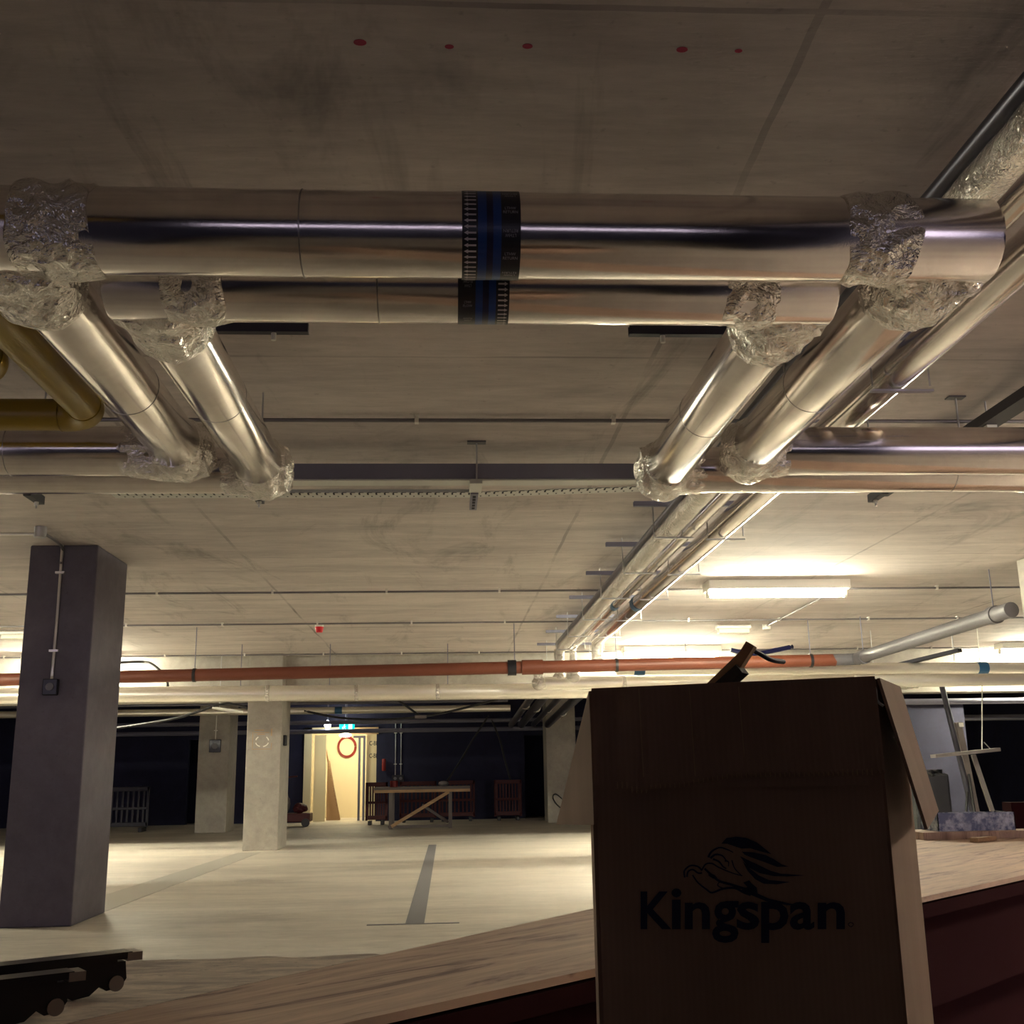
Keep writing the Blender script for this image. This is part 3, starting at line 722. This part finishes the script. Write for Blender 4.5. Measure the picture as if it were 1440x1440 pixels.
for k in range(30): u = .03+k/30*.95; pts.append(face(u*LW, 1.1725+.002*noise.noise(V((u*14, 3, 0))), .0075))
pts += [face(LW*.985, 1.20, .0075), face(.012, 1.20, .0075)]
panel(bm, pts, .002); obj('torn_layer', bm, M['card'], fl)
for u in (.165, .345, .52):
    bm = BM()
    bar(bm, face(u*LW, 1.325, .0095), face(u*LW+.001, 1.19, .020), .0014, .0014)
    obj('crease', bm, M['cardedge'], fl)
# side flaps flaring outwards
obj('side_flap', panel(BM(), [V((.672, 1.698, 1.334)), V((.725, 1.698, 1.105)), V((.905, 2.06, 1.117)), V((.855, 2.06, 1.346))], .005), M['card'], bx, label='pale lit right flap')
obj('side_flap', panel(BM(), [zz(FL, 1.324), zz(BL, 1.336), V((.205, 2.10, 1.105)), V((.228, 1.735, 1.12))], .005), M['card'], bx)
obj('back_flap', panel(BM(), [zz(BR, 1.345), zz(BL, 1.335), BL+V((.03, .10, 1.25)), BR+V((-.02, .09, 1.26))], .005), M['card'], bx)
# printed logo: coordinates of a 1440 x 762 tracing frame mapped onto the panel
def LG(u, v, lift=.0012):
    u /= 1440; v /= 762
    s = (.0442+(.4117-.0442)*u)*(1-v)+(.0367+(.3951-.0367)*u)*v
    z = (1.1185+(1.1134-1.1185)*u)*(1-v)+(.9331+(.9303-.9331)*u)*v
    return face(s, z, lift)
bm = BM()
def LGt(u, v, d): return LG(u, 762-v, .0012)
# Kingspan: (frame v up = 762 - v)
def word(s, u0, u1, vlow, vhigh): put_text(bm, s, (u0, 762-vlow, u1, 762-vhigh), LGt, bold=.022)
word('K', 88, 272, 620, 398); word('i', 272, 332, 620, 380); word('n', 352, 502, 620, 462)
word('g', 515, 672, 700, 455); word('s', 662, 795, 624, 460); word('p', 806, 968, 700, 460)
word('a', 975, 1120, 624, 460); word('n', 1140, 1300, 620, 462)
for f in bm.faces: pass
bmesh.ops.recalc_face_normals(bm, faces=bm.faces)
obj('printed_name', bm, M['ink'], bx, label='dark blue printed name Kingspan')
bm = BM()
def poly(p):
    try: bm.faces.new([bm.verts.new(LG(*q)) for q in p])
    except ValueError: pass
def stroke(p, w0, w1=None, n_=5):
    w1 = w0 if w1 is None else w1; P_ = [V((*q, 0)) for q in p]; out = []
    for i in range(len(P_)-1):
        a, b_, c_, d_ = P_[max(i-1, 0)], P_[i], P_[i+1], P_[min(i+2, len(P_)-1)]
        for s in range(n_):
            t__ = s/n_; out.append(.5*((2*b_)+(c_-a)*t__+(2*a-5*b_+4*c_-d_)*t__**2+(3*b_-a-3*c_+d_)*t__**3))
    out.append(P_[-1]); L_ = []; R_ = []
    for i, q in enumerate(out):
        d = (out[min(i+1, len(out)-1)]-out[max(i-1, 0)]).normalized(); nn = V((-d.y, d.x, 0)); w = (w0+(w1-w0)*i/(len(out)-1))/2
        L_.append(bm.verts.new(LG(*(q+nn*w)[:2]))); R_.append(bm.verts.new(LG(*(q-nn*w)[:2])))
    for i in range(len(out)-1): bm.faces.new((L_[i], L_[i+1], R_[i+1], R_[i]))
poly([(570, 112), (600, 78), (660, 70), (720, 78), (780, 105), (830, 145), (868, 176), (800, 158), (740, 140), (690, 142), (640, 125), (605, 113)])
poly([(690, 160), (760, 165), (830, 180), (880, 205), (925, 235), (968, 250), (900, 252), (830, 225), (760, 200), (710, 180)])
poly([(680, 187), (730, 212), (790, 240), (860, 275), (920, 292), (1070, 303), (960, 309), (880, 307), (800, 290), (730, 255)])
poly([(695, 215), (740, 262), (790, 302), (850, 330), (978, 342), (900, 356), (820, 352), (770, 325), (725, 275)])
stroke([(492, 195), (512, 160), (560, 136), (610, 150), (640, 165)], 14, 5)
stroke([(505, 200), (535, 178), (575, 185), (600, 215)], 14, 6)
stroke([(520, 205), (555, 220), (580, 250), (600, 262)], 12, 7)
stroke([(590, 215), (612, 222), (612, 250)], 10, 4)
stroke([(545, 250), (600, 275), (655, 295), (695, 305)], 8, 5)
stroke([(632, 212), (650, 262), (692, 306)], 7, 5)
stroke([(352, 315), (350, 275), (385, 245), (430, 250), (455, 275)], 10)
stroke([(365, 312), (372, 280), (400, 268), (430, 288), (455, 288)], 10)
stroke([(455, 268), (478, 235), (515, 232), (545, 250)], 9, 8)
stroke([(470, 262), (500, 290), (525, 312), (560, 338), (620, 355), (700, 380), (760, 395)], 12, 16)
poly([(490, 285), (530, 300), (545, 318), (520, 322), (495, 305)])
stroke([(398, 300), (430, 345), (480, 385), (515, 405), (580, 382), (650, 378), (700, 402), (745, 418)], 8, 16)
stroke([(560, 340), (548, 362), (580, 380)], 6)
poly([(700, 345), (735, 332), (752, 352), (780, 376), (785, 410), (850, 440), (980, 470), (1060, 478), (960, 480), (840, 458), (760, 425), (700, 400), (680, 395), (725, 372)])
bmesh.ops.recalc_face_normals(bm, faces=bm.faces)
for f in list(bm.faces):
    if f.normal.dot(NX) < 0: f.normal_flip()
obj('printed_lion', bm, M['ink'], bx, label='dark blue printed leaping lion emblem')
bm = BM(); stroke([(1318, 590), (1335, 580), (1350, 592), (1335, 606), (1318, 592)], 4)
obj('registered_mark', bm, M['ink'], bx)
# offcut leaning out of the box
t_ = empty('insulation_offcut', (.46, 1.92, 1.30), 'pale offcut with a black end leaning out of the top of the box', 'offcut')
obj('board', bar(BM(), (.40, 1.93, 1.285), (.515, 1.87, 1.395), .028, .012), M['cardedge'], t_)
obj('dark_side', bar(BM(), (.445, 1.905, 1.313), (.505, 1.865, 1.366), .035, .018), M['black'], t_)
obj('tip', bar(BM(), (.497, 1.875, 1.368), (.523, 1.862, 1.408), .026, .016), M['timber'], t_)
tag(obj('rag_strip', tube(BM(), [(.520, 1.87, 1.403), (.545, 1.90, 1.397), (.575, 1.93, 1.388), (.61, 1.97, 1.388)], .0045, 8), M['tapenavy']), 'dark blue strip trailing from the tip of the offcut above the box', 'strip')
t_ = None
tag(obj('white_tie', tube(BM(), [(.658, 1.705, 1.337), (.667, 1.695, 1.320), (.668, 1.693, 1.30), (.676, 1.690, 1.291)], .0022, 6), M['white']), 'short white tie hanging at the top right corner of the box', 'cable tie')

# ------------------------------------------------------------------ plywood bench
wb = empty('plywood_bench', (1.6, 4.2, 0), 'long plywood-topped bench running back to the right behind the box', 'workbench')
TZ = .75
poly1 = [(-.85, 1.61), (3.3, 5.51), (4.9, 7.2), (4.9, 8.12), (4.0, 8.12), (3.08, 7.36), (.51, 3.91), (-.71, 2.31), (-1.05, 1.86)]
obj('top_sheet', prism(BM(), poly1, TZ-.018, TZ), M['ply'], wb, label='worn pinkish plywood top')
dn = V((.7288, .6847, 0)); nn = V((-.6847, .7288, 0)); p0 = V((-.83, 1.66, 0))
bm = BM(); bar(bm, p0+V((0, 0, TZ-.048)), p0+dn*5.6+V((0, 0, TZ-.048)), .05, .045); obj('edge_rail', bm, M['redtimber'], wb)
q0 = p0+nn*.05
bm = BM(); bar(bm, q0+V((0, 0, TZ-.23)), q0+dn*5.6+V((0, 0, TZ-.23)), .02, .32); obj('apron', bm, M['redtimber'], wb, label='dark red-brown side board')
bm = BM(); q0 = p0+nn*.16+dn*.2; bar(bm, q0+V((0, 0, .36)), q0+dn*5.1+V((0, 0, .36)), .02, .70); obj('shade_board', bm, M['redtimber'], wb)  # dark board added in place of the shade under the bench
for s in (.3, 2.0, 3.7, 5.3):
    q = q0+dn*s+nn*.08; obj('leg', box(BM(), q.x-.04, q.x+.04, q.y-.04, q.y+.04, 0, TZ-.02), M['redtimber'], wb)
for q in ((-.6, 2.2), (.6, 3.7), (3.2, 7.2), (4.7, 7.9)):
    obj('leg', box(BM(), q[0]-.04, q[0]+.04, q[1]-.06, q[1]+.02, 0, TZ-.02), M['redtimber'], wb)
# second dusty sheet on its own trestle, ragged far edge
ws = empty('dusty_board', (-.6, 2.8, 0), 'dusty pale board with a ragged far edge, left of the plywood bench', 'board')
ed = []
for k in range(25):
    x = -.19-k*.07; ed.append((x, 3.04+.05*noise.noise(V((x*7, 0, 0)))+.03*noise.noise(V((x*26, 4, 0)))-(.05*max(0, -x-1.0))))
poly2 = [(-1.065, 1.87), (-.725, 2.315), (-.175, 3.03)]+ed+[(-1.95, 2.9), (-1.95, 1.87)]
obj('board_top', prism(BM(), poly2, TZ-.022, TZ-.002), M['chip'], ws)
for q in ((-.36, 2.86), (-1.6, 2.8), (-1.6, 2.05), (-1.0, 2.2)): obj('leg', box(BM(), q[0]-.03, q[0]+.03, q[1]-.03, q[1]+.03, 0, TZ-.022), M['redtimber'], ws)

# black folding legs lying on the board, seen end-on
def railthing(tip, back, lab):
    tip = V(tip); back = V(back); d = (tip-back).normalized()
    t_ = empty('folding_leg', tip-V((0, 0, .07)), lab, 'trestle leg')
    bm = BM(); bar(bm, back, tip, .055, .014); bar(bm, back+V((0, 0, -.014)), tip-d*.03+V((0, 0, -.016)), .045, .018)
    obj('rail', bm, M['blackmetal'], t_)
    obj('end_cap', bar(BM(), tip-d*.010+V((0, 0, -.003)), tip+d*.022+V((0, 0, -.003)), .057, .017), M['endcap'], t_, label='worn metal cap')
    bm = BM(); u = d.cross(V((0, 0, 1))).normalized()
    prof = [(-.03, 0), (-.012, 0), (-.008, -.035), (-.02, -.052), (-.05, -.056), (-.065, -.046), (-.085, -.062), (-.12, -.066), (-.15, -.050), (-.165, -.030), (-.20, -.052), (-.24, -.05), (-.24, 0)]
    A_ = [bm.verts.new(tip+d*(a+.0)+V((0, 0, b_-.012))+u*.022) for a, b_ in prof]; B_ = [bm.verts.new(tip+d*a+V((0, 0, b_-.012))-u*.022) for a, b_ in prof]
    bm.faces.new(A_); bm.faces.new(B_[::-1])
    for i in range(len(prof)): j = (i+1) % len(prof); bm.faces.new((A_[i], B_[i], B_[j], A_[j]))
    bmesh.ops.recalc_face_normals(bm, faces=bm.faces)
    obj('hinge_plate', bm, M['blackmetal'], t_)
    q = tip+d*(-.03)+V((0, 0, -.055)); obj('rubber_foot', cyl(BM(), q-u*.026, q+u*.026, .016, 18), M['endcap'], t_, True)
    return t_
railthing((-.70, 2.60, .829), (-1.35, 2.16, .829), 'upper black folding trestle leg with a metal cap, lying at bottom left')
railthing((-.745, 2.36, .829), (-1.30, 2.0, .829), 'lower black folding trestle leg with a metal cap, at the bottom left corner')

# things on the far end of the bench
t_ = empty('plastic_tray', (3.33, 7.1, .80), 'low smeared clear plastic tray on the far end of the bench', 'tray')
b = BM(); box(b, 3.08, 3.58, 7.0, 7.005, .80, .905); box(b, 3.08, 3.58, 7.255, 7.26, .80, .90); box(b, 3.08, 3.085, 7.0, 7.26, .80, .905); box(b, 3.575, 3.58, 7.0, 7.26, .80, .905); box(b, 3.08, 3.58, 7.0, 7.26, .795, .80)
obj('tray_body', b, M['clear'], t_)
tag(obj('plywood_offcut', box(BM(), 2.95, 3.60, 6.93, 7.27, .75, .795, bev=.003), M['ply']), 'pale plywood offcut under the plastic tray', 'offcut')
tag(obj('timber_block', bar(BM(), (3.12, 6.62, .765), (3.30, 6.75, .765), .05, .025), M['timber']), 'small brown splinter of wood lying before the plywood offcut', 'offcut')
tag(obj('timber_board', box(BM(), 4.05, 4.85, 7.95, 8.08, .75, .93), M['redtimber']), 'dark red-brown board standing on the far right of the bench', 'board')

# ------------------------------------------------------------------ back of the garage
# doorway things
def lean(name, x0, x1, y0, y1, z1, w, th_, m_, label, cat='board'):
    t_ = obj(name, bar(BM(), (x0, y0, .03), (x1, y1, z1), w, th_), M[m_]); return tag(t_, label, cat)
def upright(name, x0, x1, y0, y1, z0, z1, m_, label, cat): return tag(obj(name, box(BM(), x0, x1, y0, y1, z0, z1), M[m_]), label, cat)
upright('plasterboard_sheet', -3.64, -3.32, 30.85, 30.9, 0, 2.28, 'creamboard', 'cream board leaning at the left of the lit doorway', 'board')
lean('timber_board', -2.95, -3.42, 31.2, 31.2, 2.15, .10, .04, 'timber', 'slanting timber inside the lit doorway')
t_ = obj('plywood_sheet', panel(BM(), [(-3.36, 31.6, 0), (-2.98, 31.6, 0), (-3.30, 31.7, 1.6), (-3.36, 31.7, 1.6)], .02), mat('brown_board', (.42, .27, .16), .8)); tag(t_, 'brown triangular offcut behind the slanting timber in the doorway', 'board')
t_ = empty('door_frame', (-2.3, 31.1, 0), 'grey steel frame standing at the right inside the lit doorway', 'frame')
for x in (-2.46, -2.33): obj('upright', box(BM(), x, x+.06, 31.0, 31.08, 0, 2.2), M['galvdull'], t_)
obj('head', box(BM(), -2.6, -2.27, 31.0, 31.08, 2.2, 2.26), M['galvdull'], t_)
t_ = empty('marked_board', (-2.1, 31.2, 0), 'yellowish board with black stencilled letters at the doorway right side', 'board')
obj('sheet', box(BM(), -2.26, -1.80, 31.3, 31.33, 0, 2.35), M['creamboard'], t_)
bm = BM(); put_text(bm, 'C-BK', (-2.18, 2.0, -1.92, 2.12), lambda u, v, d: V((u, 31.296, v)), bold=.01); put_text(bm, 'C-BK', (-2.18, 1.66, -1.92, 1.78), lambda u, v, d: V((u, 31.296, v)), bold=.01)
obj('lettering', bm, M['black'], t_, label='black stencilled letters')
t_ = empty('cable_coil', (-3.1, 33.3, 1.97), 'red coil of cable hanging on the corridor wall', 'cable')
for k in range(2):
    pts = [(-2.98+.27*math.cos(a*PI/9)*(1-.12*k), 33.36-.02*k, 2.02+.30*math.sin(a*PI/9)*(1-.12*k)) for a in range(19)]
    obj('loop', tube(BM(), pts, .018, 8, sub=2), M['red'], t_, True)
t_ = empty('ceiling_light', (-2.6, 32.2, 2.6), 'short lit tube lamp inside the corridor doorway', 'ceiling light')
obj('diffuser', cyl(BM(), (-2.75, 31.5, 2.40), (-2.45, 32.4, 2.48), .07, 16, round_end=.02), M['lampwarm'], t_, True)
obj('housing', box(BM(), -2.66, -2.54, 31.5, 32.4, 2.52, 2.7), M['white'], t_)
# emergency exit sign
ex = empty('exit_sign', (-2.64, 29.4, 2.42), 'glowing green-blue emergency exit sign above the doorway', 'sign')
obj('panel', box(BM(), -2.84, -2.44, 29.40, 29.44, 2.33, 2.53, bev=.015), M['exit'], ex)
bm = BM()
for x0, x1, z0, z1 in ((-2.60, -2.50, 2.37, 2.50), (-2.72, -2.69, 2.42, 2.47), (-2.76, -2.74, 2.39, 2.44)): box(bm, x0, x1, 29.392, 29.40, z0, z1)
cyl(bm, (-2.70, 29.392, 2.492), (-2.70, 29.40, 2.492), .014, 10); bar(bm, (-2.70, 29.395, 2.42), (-2.66, 29.395, 2.37), .008, .014); bar(bm, (-2.71, 29.395, 2.42), (-2.75, 29.395, 2.37), .008, .014); bar(bm, (-2.73, 29.395, 2.46), (-2.66, 29.395, 2.44), .008, .012)
obj('symbol', bm, M['exitwhite'], ex, label='running figure and door symbol')
obj('hanger', box(BM(), -2.65, -2.63, 29.41, 29.43, 2.53, H), M['galvdull'], ex)
t_ = empty('bulkhead_lamp', (-3.13, 29.3, 2.5), 'round white glowing lamp left of the exit sign', 'lamp')
obj('globe', blob(BM(), (-3.13, 29.3, 2.50), (.085, .06, .11), 0, 0, 3), M['bulk'], t_, True); obj('hanger', cyl(BM(), (-3.13, 29.3, 2.55), (-3.13, 29.3, H), .02, 8), M['galvdull'], t_)
t_ = empty('bulkhead_lamp', (-2.75, 30.0, 2.22), 'oval warm lit lamp just below the exit sign', 'lamp')
obj('globe', blob(BM(), (-2.72, 29.9, 2.24), (.16, .08, .05), 0, 0, 3), M['lampwarm'], t_, True); obj('hanger', cyl(BM(), (-2.72, 29.9, 2.26), (-2.72, 29.9, H), .02, 8), M['galvdull'], t_)

# trestle bench
tb = empty('trestle_table', (-.55, 26, 0), 'timber trestle table in front of the dark back wall', 'table')
obj('top', box(BM(), -1.68, .50, 25.8, 26.9, .86, .92), M['greytimber'], tb)
obj('top_edge', box(BM(), -1.68, .50, 25.74, 25.8, .80, .86), M['timber'], tb)
for x, y in ((-1.3, 25.86), (.05, 25.86), (-1.3, 26.8), (.05, 26.8)): obj('leg', box(BM(), x-.04, x+.04, y-.04, y+.04, 0, .86), M['greytimber'], tb)
obj('brace', bar(BM(), (-1.28, 25.80, .06), (.02, 25.80, .80), .03, .07), M['timber'], tb)
obj('brace', bar(BM(), (-.6, 26.5, .5), (.0, 26.2, .12), .03, .06), M['greytimber'], tb)
obj('foot_rail', box(BM(), -1.36, .08, 25.9, 25.96, .02, .08), M['greytimber'], tb)
tag(obj('paint_tin', cyl(BM(), (-1.25, 26.2, .92), (-1.25, 26.2, 1.06), .09, 16), M['red'], smooth=True), 'red tin standing on the left of the trestle table', 'tin')
tag(obj('power_tool', blob(BM(), (-.1, 26.3, .98), (.12, .08, .06), .015, 2, 2), M['galv']), 'small grey tool on the right of the trestle table', 'tool')

def barrier(x0, y, w, lab, m_='reddark', rot=0):
    t_ = empty('safety_barrier', (x0+w/2, y, 0), lab, 'barrier', 'plastic safety barriers along the back wall')
    b = BM()
    for z0, z1 in ((.92, 1.02), (.50, .56), (.12, .22)): box(b, x0, x0+w, y-.02, y+.02, z0, z1, bev=.01)
    for x in (x0, x0+w-.06): box(b, x, x+.06, y-.02, y+.02, .1, 1.02, bev=.01)
    obj('frame', b, M[m_], t_)
    b = BM()
    for k in range(1, 9): box(b, x0+w*k/9-.02, x0+w*k/9+.02, y-.012, y+.012, .2, .93)
    obj('bars', b, M[m_], t_)
    for x in (x0+.12, x0+w-.12): obj('foot', box(BM(), x-.04, x+.04, y-.22, y+.22, 0, .1, bev=.01), M['black'], t_)
barrier(-2.05, 28.3, .55, 'narrow dark red barrier standing just right of the lit doorway')
barrier(-1.25, 29.3, .95, 'dark red barrier behind the left half of the trestle table')
barrier(-.25, 29.5, .95, 'dark red barrier behind the right half of the trestle table')
barrier(1.2, 29.5, .72, 'dark red barrier right of the trestle table near the black doorway')
barrier(-8.1, 27, 1.1, 'dim grey barrier beyond the nearest column at left', 'darksteel')
tag(obj('fire_extinguisher', cyl(BM(), (-1.72, 30.40, 1.30), (-1.72, 30.40, 1.62), .055, 14, round_end=.02), M['red'], smooth=True), 'red extinguisher hanging on the wall right of the doorway', 'extinguisher')
# site trolley left of the door
t_ = empty('site_trolley', (-3.9, 28, 0), 'cluttered dark red trolley between the marked column and doorway', 'trolley')
obj('deck', box(BM(), -4.4, -3.35, 27.8, 28.4, .12, .32, bev=.02), M['reddark'], t_)
for x in (-4.3, -3.45): obj('wheel', cyl(BM(), (x, 27.76, .1), (x, 27.82, .1), .1, 16), M['black'], t_, True)
obj('handle', tube(BM(), [(-4.35, 28, .3), (-4.3, 28, .9), (-4.0, 28, 1.15), (-3.7, 28, 1.2)], .02, 8), M['reddark'], t_, True)
tag(obj('bagged_material', blob(BM(), (-3.62, 28.05, .44), (.16, .15, .12), .03, 4, 3), M['reddark']), 'dark red bundle heaped on the right of the trolley', 'bag')
tag(obj('bagged_material', blob(BM(), (-4.0, 28.05, .55), (.12, .12, .24), .03, 5, 3), M['greytimber']), 'upright grey bundle standing on the trolley', 'bag')

# cables
def cable(pts, r, label, m_='black'):
    return tag(obj('hanging_cable', tube(BM(), pts, r, 8), M[m_], None, True), label, 'cable')
cable([(-6.3, 19.5, 1.98), (-4.78, 19.5, 2.19), (-3.95, 19.5, 2.43), (-3.7, 19.5, 2.43), (-3.46, 19.5, 2.36)], .022, 'black cable sagging left from the marked column top')
cable([(-2.8, 21.9, 2.44), (-2.09, 22, 2.30), (-1.2, 22, 2.26), (-.3, 22, 2.33), (.71, 22, 2.55), (1.0, 22, 2.62)], .022, 'long black cable sagging across in front of the exit sign')
cable([(-2.2, 21, 2.66), (-1.73, 21, 2.63), (-1.2, 21, 2.61), (-.95, 21, 2.56), (-.53, 21, 2.27)], .020, 'black cable dropping from under the silver pipe to a connector')
cable([(.95, 26, 2.5), (.58, 26.2, 1.96), (.3, 26.6, 1.5), (-.09, 27, .93)], .022, 'black cable slanting down to the trestle table')
cable([(1.1, 28, 2.5), (1.3, 28, 2.0), (1.42, 28, 1.5), (1.55, 28, 1.02)], .022, 'black cable dropping to the barrier near the black doorway')
cable([(-5.75, 18.9, 3.10), (-5.4, 18.9, 3.12), (-5.15, 18.9, 3.12), (-4.9, 18.6, 3.05), (-4.6, 18.3, 2.82), (-4.5, 18.1, 2.62)], .022, 'black cable looping from the lit lamp beside the nearest column')
cable([(2.78, 27.45, .55), (2.62, 27.45, .68), (2.55, 27.45, .6), (2.65, 27.45, .42), (2.9, 27.45, .22)], .012, 'thin dark cable loop on the far pale column')
cable([(5.2, 16.3, 2.98), (4.8, 16.2, 2.90), (4.5, 16.1, 2.86), (4.2, 16.1, 2.92)], .035, 'dark blue sheathed cable beside the offcut above the box', 'tapenavy')
tag(obj('cable_connector', box(BM(), -.62, -.40, 20.95, 21.05, 2.22, 2.28, bev=.01), M['greytimber']), 'pale connector where the black cables meet, mid picture', 'connector')
t_ = empty('cable_tray', (6.5, 15.5, 2.8), 'dark perforated tray end above the silver pipes at right', 'cable tray')
obj('tray', bar(BM(), (6.95, 16.6, 2.72), (7.55, 15.8, 2.85), .12, .05), M['darksteel'], t_); obj('threaded_rod', cyl(BM(), (7.5, 15.9, 2.7), (7.5, 15.9, H), .01, 8), M['galv'], t_)
t_ = empty('light_bracket', (-4.1, 19.6, 2.45), 'pale lit lamp fitting low by the top of the marked column', 'lamp')
obj('tube', cyl(BM(), (-4.07, 19.5, 2.38), (-3.55, 19.5, 2.30), .025, 10), M['white'], t_, True); obj('hanger', cyl(BM(), (-3.95, 19.5, 2.36), (-3.95, 19.5, H), .008, 8), M['galv'], t_)

# right-hand side clutter
struct('wall_stair', box(BM(), 8.1, 9.5, 20, 20.2, 0, 2.35), M['wallpale'])
upright('scaffold_board', 8.0, 8.07, 19.8, 19.95, 0, 2.3, 'darksteel', 'dark post at the left end of the pale far wall', 'post')
def K(p, f): return (p[0]*f, p[1]*f, 1.2+(p[2]-1.2)*f)
f_ = 1.5
t_ = empty('prop_stand', (8.4, 18, 0), 'leaning dark pole and timber upright tied together at right', 'prop')
obj('pole', cyl(BM(), K((5.45, 12, 2.3), f_), K((5.72, 12, .40), f_), .045, 14), M['darksteel'], t_, True)
obj('timber_upright', bar(BM(), K((5.64, 12.06, 1.66), f_), K((5.78, 12.1, .40), f_), .08, .12), M['greytimber'], t_)
obj('stay', cyl(BM(), K((5.66, 12.0, 1.0), f_), K((5.50, 11.9, .40), f_), .022, 8), M['black'], t_); obj('stay', cyl(BM(), K((5.68, 12.0, 1.1), f_), K((5.62, 11.8, .40), f_), .022, 8), M['black'], t_)
q = K((5.635, 11.96, 1.63), f_); obj('paper_tag', box(BM(), q[0]-.035, q[0]+.035, q[1]-.02, q[1], q[2]-.035, q[2]+.035), M['white'], t_, label='small white tag')
t_ = empty('hung_plank', K((5.2, 11, 1.32), f_), 'plank hung on a thin wire at right, beyond the bench', 'plank')
obj('plank', bar(BM(), K((4.86, 11, 1.29), f_), K((5.53, 11, 1.345), f_), .2, .05), M['greytimber'], t_)
obj('wire', cyl(BM(), K((5.37, 11, 1.34), f_), K((5.45, 11, 2.0), f_), .008, 6), M['white'], t_); q = K((5.45, 11, 2.0), f_); obj('wire', cyl(BM(), q, (q[0]+.02, q[1], H), .008, 6), M['white'], t_)
obj('wire', cyl(BM(), K((5.40, 11, 1.42), f_), K((5.46, 11, 1.35), f_), .007, 6), M['galv'], t_)
t_ = obj('timber_prop', bar(BM(), K((5.37, 11.2, 1.30), f_), K((5.56, 11.15, .39), f_), .10, .06), M['greytimber']); tag(t_, 'leaning timber prop under the hung plank', 'prop')
t_ = empty('waste_bin', (6.1, 14, 0), 'black ragged-topped bin beyond the right box flap', 'bin')
b = BM(); box(b, 5.82, 6.28, 13.8, 14.3, 0, 1.10, bev=.03); obj('bin_body', b, M['black'], t_)
obj('bag_rim', wrap(BM(), (6.05, 14.05, 1.06), (6.05, 14.05, 1.15), .24, .05, 3, 40, 5, 0), M['black'], t_)
t_ = empty('wire_basket', (6.6, 16.8, 2.4), 'bright wire basket tray hanging below the pipes at right', 'cable tray')
b = BM()
for k in range(5): cyl(b, (6.2, 16.5+k*.14, 2.36+k*.004), (7.2, 16.5+k*.14, 2.41), .008, 6)
for k in range(11): cyl(b, (6.22+k*.096, 16.5, 2.36), (6.22+k*.096, 17.06, 2.375), .008, 6)
obj('mesh', b, M['conduitbright'], t_)
obj('strap', bar(BM(), (6.6, 16.75, 2.36), (6.44, 16.75, 2.12), .025, .04), M['galv'], t_)
obj('threaded_rod', cyl(BM(), (6.62, 16.8, 2.37), (6.62, 16.8, H), .006, 6), M['galv'], t_)
farpipe((4.6, 19.0, 2.3), (12, 19.0, 2.28), .05, 'dim grey pipe across the dark area behind the hung plank', 'galvdull', name='steel_pipe')
farpipe((4.6, 22.0, 2.15), (12, 22.0, 2.12), .06, 'dark pipe across the shadow behind the hung plank', 'foildark', name='steel_pipe')

# ------------------------------------------------------------------ added ambient fill entering from behind the camera
w = bpy.data.worlds.new('world'); S.world = w; w.use_nodes = True
w.node_tree.nodes['Background'].inputs[0].default_value = (.38, .33, .42, 1); w.node_tree.nodes['Background'].inputs[1].default_value = .30
